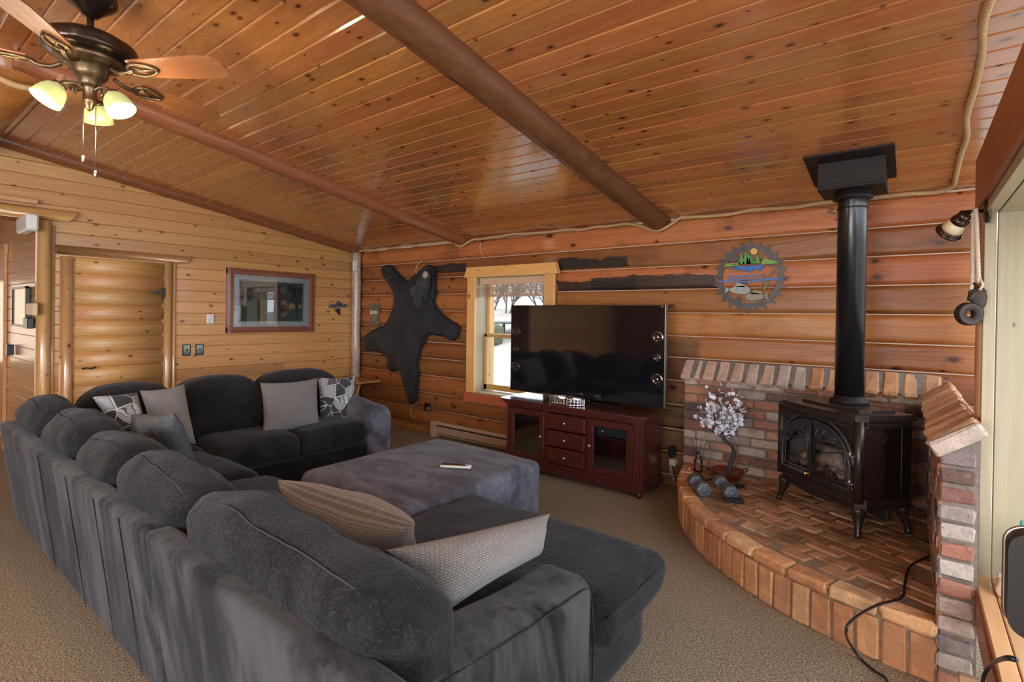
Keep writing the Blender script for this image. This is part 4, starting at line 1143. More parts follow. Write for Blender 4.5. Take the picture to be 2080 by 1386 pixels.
for (x0, x1, kx) in ((dA, c0-.014, 1), (c1+.014, dB, -1)):
    m = MB(); fw = .052
    m.box((x0, by0-.008, zb_), (x0+fw, by0+.012, zt), .004); m.box((x1-fw, by0-.008, zb_), (x1, by0+.012, zt), .004); m.box((x0, by0-.0075, zb_), (x1, by0+.012, zb_+fw), .004); m.box((x0, by0-.0075, zt-fw), (x1, by0+.012, zt), .004)
    for (a, b, c, d) in ((x0+fw-.004, x0+fw+.006, zb_+fw, zt-fw), (x1-fw-.006, x1-fw+.004, zb_+fw, zt-fw), (x0+fw, x1-fw, zb_+fw-.004, zb_+fw+.006), (x0+fw, x1-fw, zt-fw-.006, zt-fw+.004)): m.box((a, by0-.003, c), (b, by0+.008, d), .002)
    d_ = part('door', m, m_red, st)
    g = MB(); g.box((x0+fw, by0, zb_+fw), (x1-fw, by0+.004, zt-fw)); part('glass', g, m_glass, d_)
    knob(d_, (x1-fw/2) if kx > 0 else (x0+fw/2), .36)
m = MB(); m.box((bx0+.02, by0+.04, .40), (c0-.014, by1-.015, .41)); part('shelf', m, m_red, st)
m = MB(); m.box((c1+.012, by0+.04, .425), (bx1-.02, by1-.015, .435)); part('shelf', m, m_red, st)
rc = thing('receiver', ((c1+dB)/2, 4.05, .437), 'black receiver box on the shelf behind the right glass door of the stand', 'receiver')
m = MB(); m.box((c1+.05, by0+.06, .442), (dB-.02, by1-.06, .515), .004); part('case', m, plain('dark blue black metal', (.02, .028, .045), .4), rc)
m = MB(); m.lathe([(.016, 0), (.015, .012), (.002, .013)], 14, frameM((c1+.12, by0+.058, .48), (1, 0, 0), (0, 0, 1), (0, -1, 0))); part('dial', m, m_steel, rc)
bk = thing('basket', ((dA+c0)/2, 4.05, .12), 'dark woven basket behind the left glass door of the stand', 'basket')
m = MB(); m.lathe([(.11, .12), (.15, .25), (.14, .25), (.105, .13)], 24, Matrix.Translation(((dA+c0)/2+.05, 4.05, 0)), cap=False, sy=.8); part('bowl', m, plain('dark wicker', (.04, .035, .03), .7, var=.5, sc=80, bump=.6), bk)
m = MB(); m.tube([Vector(((dA+c0)/2+.05+.15*math.cos(a), 4.05+.12*math.sin(a), .25)) for a in [k*PI/12 for k in range(25)]], .006, 6); part('rim', m, m_steel, bk)

tv = thing('television', (-2.40, 4.14, .665), 'large flat black television with round side speakers on the cherry stand', 'television')
TX0, TX1, TYf = -3.20, -1.595, 4.12
TZ0 = .700; TZ1 = 1.553
m = MB(); m.box((TX0, TYf, TZ0), (TX1, TYf+.035, TZ1), .004); m.box((TX0+.3, TYf+.03, TZ0+.05), (TX1-.3, TYf+.09, TZ1-.35), .02); part('cabinet', m, m_black_pl, tv)
m = MB(); m.box((TX0+.006, TYf-.004, TZ0+.006), (TX1-.006, TYf+.001, TZ1-.006), .001); part('screen', m, m_screen, tv)
m = MB(); m.box((TX1-.004, TYf-.005, TZ0), (TX1+.002, TYf+.036, TZ1), .001); part('side_trim', m, m_steel, tv)
for sx in (TX0+.068, TX1-.068):
    for (z, r) in ((1.285, .055), (1.115, .034), (.935, .055)):
        zz = z
        m = MB(); m.lathe([(r, 0), (r*.96, .003), (r*.72, -.0005), (r*.55, .0045), (r*.5, .001), (r*.25, .006), (.001, .008)], 28, frameM((sx, TYf-.0045, zz), (1, 0, 0), (0, 0, 1), (0, -1, 0)))
        part('speaker', m, plain('smoked chrome', (.10, .085, .08), .15, .85, var=.1), tv, 'dark chrome speaker disc')
m = MB(); m.box((-2.75, TYf-.01, .667), (-2.05, TYf+.12, .678), .004); m.box((-2.50, TYf+.01, .67), (-2.30, TYf+.04, .72), .004); part('stand_base', m, m_black_pl, tv)
m = MB(); m.box((TX1-.035, TYf-.0055, TZ1-.016), (TX1-.022, TYf-.004, TZ1-.010)); part('badge', m, m_white, tv)

# crystal and chrome ring tray on the stand
tr = thing('chrome_tray', (-2.42, 3.95, .665), 'shiny chrome and glass oval ring tray in front of the television', 'tray')
c = (-2.435, 3.965)
m = MB()
for z, r in ((.672, .17), (.703, .172), (.72, .172)): m.tube([(c[0]+r*math.cos(a), c[1]+.095*math.sin(a), z) for a in [k*2*PI/36 for k in range(37)]], .0035, 6, cap=False)
for k in range(30):
    a = k*2*PI/30; m.box((c[0]+.171*math.cos(a)-.0065, c[1]+.094*math.sin(a)-.002, .668), (c[0]+.171*math.cos(a)+.0065, c[1]+.094*math.sin(a)+.002, .722), .001)
part('ring', m, m_chrome, tr)
m = MB(); m.lathe([(.165, .668), (.168, .673)], 36, Matrix.Translation((c[0], c[1], 0)), sy=.55); part('base', m, m_chrome, tr)
m = MB(); m.lathe([(.06, .675), (.075, .70), (.07, .72)], 24, Matrix.Translation((c[0]-.08, c[1], 0)), sy=.6, cap=False); m.lathe([(.06, .675), (.075, .70), (.07, .72)], 24, Matrix.Translation((c[0]+.08, c[1], 0)), sy=.6, cap=False); part('inner_cups', m, m_chrome, tr)

# ================================================================== SECTIONAL SOFA
def wrinkle(amp, sc, seed):
    def f(o, u):
        v = mnoise.noise_vector(Vector((o.x*sc+seed, o.y*sc, o.z*sc)))
        return o+v*amp
    return f
def seam(pts, r=.0035, m=None):
    m = m or MB(); P = [Vector(p) for p in pts]; Q = [P[0]]
    for a, b in zip(P, P[1:]):
        n = max(1, int((b-a).length/.02)); Q += [a.lerp(b, (k+1)/n) for k in range(n)]
    for _ in range(3): Q = [Q[0]]+[(Q[i-1]+Q[i]*2+Q[i+1])/4 for i in range(1, len(Q)-1)]+[Q[-1]]
    m.tube(Q, r, 6); return m
def cushion(parent, lo, hi, r, bulge, seed, name='seat_cushion', fnx=None, n=18, mat=None):
    w = wrinkle(.012, 4.5, seed); w2 = wrinkle(.004, 16, seed+3)
    def f(o, u):
        if fnx: o = fnx(o, u)
        return w2(w(o, u), u)
    m = MB(); m.soft(lo, hi, r, bulge, n, fn=f)
    return m, part(name, m, mat or m_sofa, parent)
# back rail profile leans outwards: bottom y=.70, top y=.62
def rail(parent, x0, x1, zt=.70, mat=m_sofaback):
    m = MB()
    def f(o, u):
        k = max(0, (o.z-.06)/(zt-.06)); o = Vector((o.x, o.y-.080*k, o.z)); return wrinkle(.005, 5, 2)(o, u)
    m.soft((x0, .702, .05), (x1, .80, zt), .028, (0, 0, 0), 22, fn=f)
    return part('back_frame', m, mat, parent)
mat_pipe = plain('charcoal piping', (.035, .035, .037), .8)
def backcush(parent, x0, x1, seed, zt=.83, y0=.725, y1=.985, zb=.44):
    """loose back pillow leaning on the rail, slumped over the top"""
    def fx(o, u):
        k = (o.z-zb)/(zt-zb)
        y = o.y-.035*k-.03*max(0, k-.6)*(1 if u.y < 0 else 0)
        z = o.z+.02*math.sin((o.x-x0)*5+seed)
        if u.z > .2: z -= .050*abs(u.x)**3*(u.z)
        e = abs(u.x)**4
        z += .010*e*math.sin(o.y*42+seed*3)*max(0, u.z); y += .007*e*math.sin(o.z*36+seed)
        z += .014*mnoise.noise(Vector((o.x*7, o.y*9, seed)))*max(0, u.z)
        return Vector((o.x, y, z))
    m, o = cushion(parent, (x0, y0, zb), (x1, y1, zt), .115, (.02, .02, .030), seed, 'back_cushion', fx, 24)
    s = MB(); L = x1-x0
    for (dy, dz) in ((-.07, 0), (.055, 0)):
        pts = []
        for k in range(25):
            t = -1+2*k/24; xx = (x0+x1)/2+t*L*.5*.93
            rr_ = .115; hy = (y1-y0)/2; q1 = max(0, abs(dy)-(hy-rr_)); q2 = max(0, abs(t)*.5*L*.93-(L*.5-rr_))
            zz = zt-rr_+math.sqrt(max(0, rr_*rr_-q1*q1-q2*q2))+.030*(1-t*t*.86)*(1-(dy/hy)**2)+.002
            v = fx(Vector((xx, (y0+y1)/2+dy, zz+.001)), Vector((t, dy/hy, 1)))
            pts.append(wrinkle(.004, 16, seed+3)(wrinkle(.012, 4.5, seed)(v, None), None))
        s.tube(pts, .0026, 6)
    part('piping', s, mat_pipe, parent)
    return o
# --- chaise module at the near right end
ca = thing('sofa_chaise', (-1.45, 1.4, 0), 'near chaise section of the dark grey sectional sofa, with low arm and long seat', 'sofa')
rail(ca, -2.055, -.50)
backcush(ca, -1.985, -.86, 1.3, .825)
def chfn(o, u):
    k = min(1, max(0, (1.62-o.y)/.08)); lim = -.815-.24*k
    return Vector((min(o.x, lim+.0*u.x) if o.x > -1.3 else o.x, o.y, o.z))
m, _ = cushion(ca, (-1.975, .93, .265), (-.815, 2.19, .455), .075, (.012, .012, .022), 4.1, fnx=chfn, n=26)
part('piping', seam([(-.818, 1.62, .405), (-.812, 2.10, .405), (-.85, 2.18, .405), (-.90, 2.195, .405), (-1.90, 2.198, .405)]), m_sofa, ca)
m = MB(); m.soft((-1.95, .75, .04), (-.895, 2.12, .27), .02, n=8); part('base', m, m_sofa, ca)
def armfn(o, u):
    return wrinkle(.006, 5, 8)(o, u)
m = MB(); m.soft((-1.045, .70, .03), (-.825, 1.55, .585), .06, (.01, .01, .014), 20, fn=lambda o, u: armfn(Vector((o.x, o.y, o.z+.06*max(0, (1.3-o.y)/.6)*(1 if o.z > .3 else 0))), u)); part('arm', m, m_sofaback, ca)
part('arm_piping', seam([(-.838, .75, .62), (-.832, 1.2, .575), (-.832, 1.50, .560), (-.845, 1.545, .53), (-.835, 1.553, .4), (-.835, 1.553, .1)]), m_sofa, ca)
# --- middle module
cb = thing('sofa_middle_section', (-2.9, 1.1, 0), 'middle armless run of the dark grey sectional sofa, back to the camera', 'sofa')
rail(cb, -4.74, -2.062, .702)
for (x0, x1, s) in ((-2.66, -1.955, 2.2), (-3.30, -2.665, 3.7), (-4.03, -3.305, 5.1), (-4.74, -4.035, 7.7)): backcush(cb, x0, x1, s, .845)
cushion(cb, (-3.17, .93, .265), (-2.005, 1.62, .465), .075, (.012, .012, .03), 6.4)
cushion(cb, (-4.02, .93, .265), (-3.18, 1.60, .465), .075, (.012, .012, .03), 9.4)
m = MB(); m.soft((-4.70, .75, .04), (-2.03, 1.52, .27), .02, n=8); part('base', m, m_sofa, cb)
for x in (-2.72, -3.3, -3.95):
    pass
for x in (-2.30, -2.62, -3.05, -3.6):
    m = MB(); m.tube([(x, .7005, .06), (x, .66, .38), (x, .621, .685)], .0022, 5); part('seam', m, m_sofa, cb)
# --- far section facing right
cc = thing('sofa_far_section', (-4.25, 2.2, 0), 'far section of the dark grey sectional sofa, its end arm near the corner pole', 'sofa')
m = MB(); m.soft((-4.78, 1.02, .05), (-4.66, 3.10, .72), .03, n=14, fn=lambda o, u: wrinkle(.006, 5, 3)(Vector((o.x-.05*o.z, o.y, o.z)), u)); part('back_frame', m, m_sofa, cc)
def farback(y0, y1, seed, zt):
    def fx(o, u):
        k = (o.z-.44)/(zt-.44); return Vector((o.x-.10*k, o.y, o.z-(.05*abs(u.y)**3*u.z if u.z > .2 else 0)))
    cushion(cc, (-4.68, y0, .44), (-4.36, y1, zt), .12, (.05, .03, .03), seed, 'back_cushion', fx, 20)
farback(1.00, 1.58, 2.9, .88); farback(1.585, 2.24, 3.3, .885); farback(2.245, 3.02, 5.5, .885)
cushion(cc, (-4.42, 1.63, .265), (-3.86, 2.265, .475), .075, (.012, .012, .025), 11.1)
cushion(cc, (-4.42, 2.275, .265), (-3.86, 2.90, .475), .075, (.012, .012, .025), 13.1)
cushion(cc, (-4.66, .95, .265), (-4.03, 1.62, .465), .075, (.012, .012, .025), 15.1)
m = MB(); m.soft((-4.70, 1.53, .04), (-3.90, 3.05, .27), .02, n=8); part('base', m, m_sofa, cc)
m = MB(); m.soft((-4.74, 2.90, .03), (-3.80, 3.13, .60), .10, (.012, .01, .02), 20, fn=lambda o, u: armfn(Vector((o.x, o.y+.02*math.sin(o.z*4), o.z+.10*max(0, (-4.0-o.x)/.74)*(1 if o.z > .3 else 0))), u)); part('arm', m, m_velvet_lit, cc)
# --- ottoman
ot = thing('ottoman', (-2.52, 2.35, 0), 'large square window lit blue grey velvet ottoman in the middle of the sectional', 'ottoman')
m = MB(); m.soft((-3.04, 1.75, .05), (-2.005, 2.96, .455), .06, (.008, .008, .03), 24, fn=wrinkle(.006, 4, 5)); part('cushion', m, m_velvet_lit, ot)
part('piping', seam([(-3.04, 1.78, .395), (-3.04, 2.93, .395), (-3.01, 2.965, .395), (-2.03, 2.965, .395), (-2.0, 2.93, .395), (-2.0, 1.78, .395), (-2.03, 1.748, .395), (-3.01, 1.748, .395), (-3.04, 1.78, .395)], .003), m_velvet_lit, ot)
for (x, y) in ((-2.95, 1.85), (-2.1, 1.85), (-2.95, 2.86), (-2.1, 2.86)):
    m = MB(); m.box((x-.03, y-.03, 0), (x+.03, y+.03, .055), .004); part('foot', m, m_black_pl, ot)
# remote on it
rm = thing('remote_control', tuple(at(925, 950, Z=.485)), 'white edged remote control with dark face lying on the ottoman', 'remote control')
c = at(926, 949, Z=.487); dx = (at(955, 950, Z=.487)-at(898, 947, Z=.487)).normalized(); dy = Vector((0, 0, 1)).cross(dx)
Mx = frameM(c, dx, dy, (0, 0, 1))
m = MB(); m.soft((-.10, -.024, -.004), (.10, .024, .014), .011, n=8, M=Mx); part('shell', m, m_white, rm)
m = MB(); m.soft((-.094, -.017, .011), (.072, .017, .017), .006, n=6, M=Mx); part('button_face', m, plain('dark brown gloss', (.05, .025, .015), .15), rm)

# ================================================================== THROW PILLOWS
def pillow(name, corners, T, mat, label, group, seed=0, n=22, puck=.10):
    """corners: four points of the pillow outline (bottom left, bottom right, top right, top left)"""
    a, b, c, d = [Vector(p) for p in corners]
    nor = ((c-a).cross(d-b)).normalized()
    cen = (a+b+c+d)/4
    m = MB(); idx = {}; vs = []
    def P(u, v, s):
        uu = u*(1-puck*(1-abs(u))*0); 
        inu = 1-puck*(1-v*v)*abs(u)**2; inv = 1-puck*(1-u*u)*abs(v)**2
        U = u*inu; V = v*inv
        p = (a*(1-U)*(1-V)+b*(1+U)*(1-V)+c*(1+U)*(1+V)+d*(1-U)*(1+V))/4
        w = (max(0, 1-u**2)**.42)*(max(0, 1-v**2)**.42)
        w *= 1+.10*mnoise.noise(Vector((u*2+seed, v*2, s)))
        fold = .10*math.sin(u*9+seed)*(max(0, abs(v)-.55)) + .10*math.sin(v*8+seed*2)*(max(0, abs(u)-.55))
        return p+nor*(s*w*T/2*(1+fold))
    g = [math.sin((2*i/n-1)*PI/2) for i in range(n+1)]
    for s in (1, -1):
        for i in range(n+1):
            for j in range(n+1):
                edge = i in (0, n) or j in (0, n)
                k = (i, j, 0 if edge else s)
                if k not in idx: idx[k] = len(vs); vs.append(P(g[i], g[j], s))
    fs = []
    for s in (1, -1):
        for i in range(n):
            for j in range(n):
                q = [idx.get((x, y, s), idx.get((x, y, 0))) for x, y in ((i, j), (i+1, j), (i+1, j+1), (i, j+1))]
                fs.append(q if s > 0 else q[::-1])
    m.add(vs, fs, None, True)
    o = m.build(name, mat, origin=(cen.x, cen.y, min(p.z for p in (a, b, c, d))))
    W_ = ((b-a).length+(c-d).length)/2; H_ = ((d-a).length+(c-b).length)/2
    uvl = o.data.uv_layers.new(name='UV'); back = {v: k for k, v in idx.items()}
    for lp in o.data.loops:
        i, j, _s = back[lp.vertex_index]; uvl.data[lp.index].uv = (g[i]*W_/2, g[j]*H_/2)
    tag(o, label, 'pillow', group)
    return o
G = 'throw pillows on the sectional sofa'
pillow('throw_pillow', [at(533, 884, X=-4.10), at(650, 872, X=-4.10), at(645, 768, X=-4.26), at(528, 778, X=-4.26)], .17, m_weave, 'light grey woven throw pillow propped left of the leaf pillow by the far arm', G, 1)
pillow('throw_pillow', [at(650, 862, X=-4.24), at(722, 856, X=-4.24), at(720, 763, X=-4.37), at(645, 766, X=-4.37)], .14, m_leaf, 'leaf patterned throw pillow against the far end arm of the sofa', G, 2)
pillow('throw_pillow', [at(318, 912, X=-4.06), at(398, 903, X=-4.06), at(374, 780, X=-4.28), at(284, 794, X=-4.28)], .19, m_weave, 'light grey woven throw pillow standing by the sofa corner, right of the dark leaf pillow', G, 3)
pillow('throw_pillow', [at(238, 880, X=-4.26), at(296, 868, X=-4.26), at(279, 797, X=-4.44), at(187, 806, X=-4.36)], .15, m_leaf, 'dark leaf patterned throw pillow tucked in the sofa corner', G, 4)
pillow('throw_pillow', [at(285, 925, Y=1.10), at(402, 965, Y=1.22), at(352, 838, Y=1.05), at(268, 842, Y=1.02)], .16, m_furry, 'mottled dark grey chenille throw pillow leaning in front of the sofa corner', G, 5)
pillow('throw_pillow', [at(650, 1100, Y=1.30), at(848, 1160, Z=.50), at(843, 1068, Z=.72), at(564, 976, Z=.76)], .24, m_weave2, 'tan woven throw pillow standing on the sofa seat, left of the one on the chaise', G, 6)
pillow('throw_pillow', [at(905, 1246, Z=.56), at(1096, 1128, Z=.585), at(1117, 1044, Z=.70), at(782, 1118, Z=.73)], .25, m_weave3, 'tan woven throw pillow leaning over the chaise arm, nearest the camera', G, 7)

# corner side table
ct = thing('corner_table', (-5.82, 4.1, 0), 'small wooden table with crossed legs in the corner behind the sofa arm', 'table')
m = MB(); a = at(719, 776, Y=4.05); b = at(753, 772, Y=4.05); ztab = at(740, 773, Y=4.1).z
m.box((-6.03, 3.90, ztab-.022), (at(752, 772, Y=4.1).x, 4.26, ztab), .004); part('top', m, m_winhead, ct)
for s in (-1, 1):
    m = MB(); xx = -5.87
    m.tube([(xx-.12*s, 4.0, 0.0), (xx+.10*s, 4.0, ztab-.02)], .016, 8); m.tube([(xx-.12*s, 4.2, 0.0), (xx+.10*s, 4.2, ztab-.02)], .016, 8); part('leg', m, m_winhead, ct)

# ================================================================== BEAR HIDE
YW = 4.335
def bp(x, y): p = at(700+x/4.331, 520+y/4.331, Y=YW); return (p.x, p.z)
bear_px = [(330, 130), (345, 100), (390, 88), (425, 95), (445, 125), (475, 165), (515, 210), (560, 240), (590, 205), (640, 165), (690, 120), (720, 92), (755, 88), (790, 110), (803, 150), (800, 230), (805, 300), (795, 370), (790, 420), (820, 480), (880, 535), (930, 575), (1000, 610), (1010, 640), (1005, 700), (970, 738), (925, 730), (880, 700), (820, 690), (740, 680), (710, 735), (680, 800), (655, 870), (640, 940), (650, 1010), (652, 1080), (640, 1160), (640, 1230), (630, 1280), (600, 1298), (570, 1280), (555, 1230), (535, 1150), (515, 1080), (495, 1010), (460, 990), (430, 1010), (400, 1000), (380, 960), (395, 910), (350, 860), (300, 830), (240, 825), (190, 828), (172, 790), (175, 740), (205, 700), (250, 665), (310, 640), (360, 620), (395, 560), (420, 500), (440, 440), (445, 370), (430, 300), (400, 250), (370, 200), (340, 165)]
bpoly = [bp(*p) for p in bear_px]
# round the outline
def chaikin(P, k=2):
    for _ in range(k):
        Q = []
        for i in range(len(P)):
            a = P[i]; b = P[(i+1) % len(P)]
            Q += [(a[0]*.75+b[0]*.25, a[1]*.75+b[1]*.25), (a[0]*.25+b[0]*.75, a[1]*.25+b[1]*.75)]
        P = Q
    return P
bpoly = chaikin(bpoly, 1)
NP = np.array(bpoly); NQ = np.roll(NP, -1, 0)
def inside_d(px, pz):
    """signed distance to outline, >0 inside"""
    e = NQ-NP; w = np.array([px, pz])-NP
    t = np.clip((w*e).sum(1)/(e*e).sum(1), 0, 1); d = np.sqrt(((w-e*t[:, None])**2).sum(1)).min()
    c = ((NP[:, 1] > pz) != (NQ[:, 1] > pz)); xi = NP[:, 0]+(pz-NP[:, 1])/(np.where(abs(e[:, 1]) < 1e-9, 1e-9, e[:, 1]))*e[:, 0]
    ins = (c & (px < xi)).sum() % 2 == 1
    return d if ins else -d
bh = thing('bear_hide', (-5.05, 4.33, 1.0), 'black bear hide with head, hung on the log wall left of the window', 'animal hide')
xs = [p[0] for p in bpoly]; zs_ = [p[1] for p in bpoly]; step = .014
gx = int((max(xs)-min(xs))/step)+3; gz = int((max(zs_)-min(zs_))/step)+3
D = {}
for i in range(gx):
    for j in range(gz):
        x = min(xs)-step+i*step; z = min(zs_)-step+j*step; D[(i, j)] = (x, z, inside_d(x, z))
def hide_h(x, z, d):
    w = 1-math.exp(-max(0, d)/.05)
    return .016+.045*w+.030*mnoise.noise(Vector((x*7+2, z*3.5, 0)))*w+.004*mnoise.noise(Vector((x*40, z*22, 3)))
m = MB(); vid = {}; vs = []; fs = []
def gv(k):
    if k not in vid:
        x, z, d = D[k]
        vid[k] = len(vs); vs.append((x, YW-hide_h(x, z, d), z))
    return vid[k]
cells = []
for i in range(gx-1):
    for j in range(gz-1):
        q = [(i, j), (i+1, j), (i+1, j+1), (i, j+1)]
        if all(D[k][2] > .004 for k in q): fs.append([gv(k) for k in q]); cells.append(q)
m.add(vs, fs, None, True)
fur = NT('black fur'); P = fur.coord('Position')
nf = fur.noise(fur.vmath('MULTIPLY', P, (1, 1, .3)), 130, 3, .7); nb_ = fur.noise(P, 5, 3, .5)
cf = fur.mix(nf, (.003, .0035, .005), (.022, .024, .030)); cf = fur.mix(fur.math('MULTIPLY', fur.step(nb_, .46, .58), .85), cf, (.007, .0045, .0035))
fur.bump(nf, .9, .01); m_fur = fur.out(cf, .42, 0, .55, sheen=.12)
part('pelt', m, m_fur, bh)
# felt border, scalloped
m = MB(); K = len(bpoly); cum = 0; ring_i = []; ring_o = []; ring_b = []
for i in range(K):
    a = Vector((bpoly[i-1][0], bpoly[i-1][1])); b = Vector(bpoly[i]); c = Vector(bpoly[(i+1) % K])
    L = (c-b).length; nseg = max(2, int(L/.008)); t0 = (c-a).normalized()
    for k in range(nseg):
        t = k/nseg; p = b.lerp(c, t); tg = (c-b).normalized(); nn = Vector((tg.y, -tg.x))
        if inside_d(p.x+nn.x*.01, p.y+nn.y*.01) > 0: nn = -nn
        cum += L/nseg; s = math.sin(cum*2*PI/.030)
        ring_i.append((p.x-nn.x*.015, YW-.022, p.y-nn.y*.015)); ring_o.append((p.x+nn.x*(.006+.011*s), YW-.012-.012*s, p.y+nn.y*(.006+.011*s)))
R_ = len(ring_i)
m.add(ring_i+ring_o+[(x, YW+.012, z) for x, y, z in ring_o], [(i, (i+1) % R_, R_+(i+1) % R_, R_+i) for i in range(R_)]+[(R_+i, R_+(i+1) % R_, 2*R_+(i+1) % R_, 2*R_+i) for i in range(R_)], None, True)
part('felt_border', m, plain('black felt', (.008, .008, .010), .9), bh)
# fur strands
random.seed(12); m = MB()
for (q) in cells:
    for _ in range(5):
        x = D[q[0]][0]+random.random()*step; z = D[q[0]][1]+random.random()*step; d = D[q[0]][2]
        if d < .012: continue
        y = YW-hide_h(x, z, d)
        dirx = .35*mnoise.noise(Vector((x*3, z*3, 7))); L = random.uniform(.018, .032)
        tip = Vector((x+dirx*L+random.uniform(-.004, .004), y-L*.42, z-L*random.uniform(.55, 1.0)))
        w = .0016
        m.v += [Vector((x-w, y, z)), Vector((x+w, y, z)), tip]; b = len(m.v)-3
        m.f.append([b, b+1, b+2]); m.t.append((.5, .5, .5)); m.sm.append(False); m.mi.append(0)
o = part('fur', m, m_fur, bh); o['kind'] = 'stuff'
# head: skull, cheeks, muzzle pointing up to the right
def w3(x, y, d): p = at(700+x/4.331, 520+y/4.331, Y=YW-d); return p
def ell(m, c, r, M=None, seg=14):
    prof = [(max(.001, math.sin(PI*k/10)), -math.cos(PI*k/10)) for k in range(11)]
    Mx = (M or Matrix.Identity(4)).copy(); Mx = Matrix.Translation(c) @ Mx @ Matrix.Diagonal((r[0], r[1], r[2], 1)); m.lathe(prof, seg, Mx)
a_ = w3(668, 325, .12); b_ = w3(722, 175, .17); ax = (b_-a_).normalized(); ay = Vector((0, -1, 0)); ay = (ay-ax*ay.dot(ax)).normalized(); az = ax.cross(ay)
HM = frameM((0, 0, 0), ay.cross(ax)*-1 if False else az, ay, ax)
m = MB(); ell(m, a_, (.105, .10, .125), HM); ell(m, a_.lerp(b_, .42), (.092, .085, .10), HM); ell(m, a_.lerp(b_, .78), (.058, .062, .085), HM); ell(m, b_, (.045, .05, .05), HM); ell(m, a_-ax*.10+Vector((0, .05, 0)), (.10, .09, .12), HM)
fh = NT('black head fur'); P_ = fh.coord('Position'); nh = fh.noise(P_, 120, 3, .7); fh.bump(nh, .8, .006)
m_furh = fh.out(fh.mix(nh, (.008, .009, .012), (.045, .05, .06)), .55, 0, .4, sheen=.15)
hd = part('head', m, m_furh, bh)
rmod = hd.modifiers.new('r', 'REMESH'); rmod.mode = 'VOXEL'; rmod.voxel_size = .011; rmod.use_smooth_shade = True
smod = hd.modifiers.new('sm', 'SMOOTH'); smod.factor = .5; smod.iterations = 6
m_snout = plain('brown grey snout', (.34, .27, .24), .6, var=.5, sc=30)
m = MB(); ell(m, b_+ax*.012+ay*.022, (.042, .036, .052), HM); part('muzzle', m, m_snout, hd, 'grey brown muzzle')
m = MB(); ell(m, b_+ax*.062+ay*.012+az*.0, (.020, .016, .016), HM); part('nose', m, m_black_pl, hd)
for s in (-1, 1):
    m = MB(); ell(m, a_.lerp(b_, .62)+az*s*.045+ay*.058, (.008, .008, .008), HM); part('eye', m, plain('amber eye', (.05, .02, .01), .05), hd)
    m = MB(); e = a_-ax*.02+az*s*.085+ay*.055; ell(m, e, (.046, .016, .050), HM); part('ear', m, m_furh, hd)
# claws at the paws
for (x, y, dx_, dy_) in ((385, 105, 0, -1), (985, 665, 1, .2), (195, 780, -1, .3), (600, 1275, 0, 1)):
    m = MB()
    for k in range(4):
        o_ = (k-1.5)*16
        p = w3(x+(o_ if abs(dy_) > .5 else 0), y+(o_ if abs(dx_) > .5 else 0), .045); q = w3(x+(o_ if abs(dy_) > .5 else 0)+dx_*9, y+(o_ if abs(dx_) > .5 else 0)+dy_*9, .035)
        m.tube([p, p.lerp(q, .6)+Vector((0, -.006, 0)), q], [.005, .004, .001], 6)
    part('claws', m, m_black_pl, bh)

# small plaque
pl = thing('cabin_plaque', (-5.80, 4.345, 1.35), 'small weathered plaque with a pale antlered moose, left of the bear hide', 'plaque')
a = at(752, 617, Y=4.34); b = at(768, 662, Y=4.34)
m = MB(); m.box((a.x, 4.335, b.z), (b.x, 4.365, a.z), .003); part('board', m, plain('weathered green wood', (.14, .13, .09), .7, var=.5, sc=25), pl)
W_, H_ = b.x-a.x, a.z-b.z
m = MB()
for (u, v, r) in ((.27, .60, .24), (.73, .60, .22)): m.prism([(a.x+W_*(u+r*math.cos(t)), b.z+H_*(v+r*.38*math.sin(t))) for t in [k*PI/8 for k in range(16)]], lambda p, q, c: (p, 4.336-c, q), .006)
part('antlers', m, plain('cream paint', (.55, .52, .42), .7), pl)
m = MB(); m.prism([(a.x+W_*u, b.z+H_*v) for u, v in ((.15, .45), (.5, .52), (.85, .42), (.8, .25), (.62, .30), (.5, .2), (.4, .32), (.2, .28))], lambda p, q, c: (p, 4.336-c, q), .008); part('moose_body', m, plain('tan paint', (.25, .16, .11), .7), pl)

# ================================================================== SAW BLADE ART
sw = thing('saw_blade_art', (-1.02, 4.345, 1.49), 'round metal saw blade wall art with pine trees, lake and two fish', 'wall art')
SCc = Vector((-1.025, 4.392, 1.782)); R0 = .266
m_saw = plain('grey forged metal', (.065, .056, .058), .45, .6, var=.3, sc=15)
outl = []; NT_ = 24
for k in range(NT_):
    a0 = 2*PI*k/NT_; d = 2*PI/NT_
    for f, r in ((0, .94), (.18, .90), (.42, .915), (.70, .97), (.86, 1.07), (.93, 1.05), (.97, .95)): outl.append(((a0+d*f), R0*r))
inn = .204
m = MB(); vs = []; n_ = len(outl)
for dpt in (0, .006):
    for a, r in outl: vs.append((SCc.x+r*math.cos(a), SCc.y-dpt, SCc.z+r*math.sin(a)*1.03))
    for a, r in outl: vs.append((SCc.x+inn*math.cos(a), SCc.y-dpt, SCc.z+inn*math.sin(a)*1.03))
fs = []
for i in range(n_):
    j = (i+1) % n_
    fs += [(i, j, n_+j, n_+i), (2*n_+i, 3*n_+i, 3*n_+j, 2*n_+j), (i, 2*n_+i, 2*n_+j, j), (n_+i, n_+j, 3*n_+j, 3*n_+i)]
m.add(vs, fs); part('blade', m, m_saw, sw)
def sq(x, y): p = at(1400+x/6.93, 460+y/6.93, Y=4.384); return (p.x, p.z)
def cut(name, polys, col, y=.0, metal=.1, dep=.004):
    m = MB()
    for P in polys: m.prism([sq(*p) for p in P], lambda a, b, c: (a, 4.386-y-c, b), dep)
    return part(name, m, plain(name+' paint', col, .5, metal, var=.25, sc=40), sw)
cut('shore', [[(470, 570), (1250, 520), (1250, 540), (470, 590)]], (.07, .06, .055))
cut('hill', [[(490, 565), (510, 525), (560, 515), (610, 545), (690, 530), (690, 560)]], (.16, .34, .06))
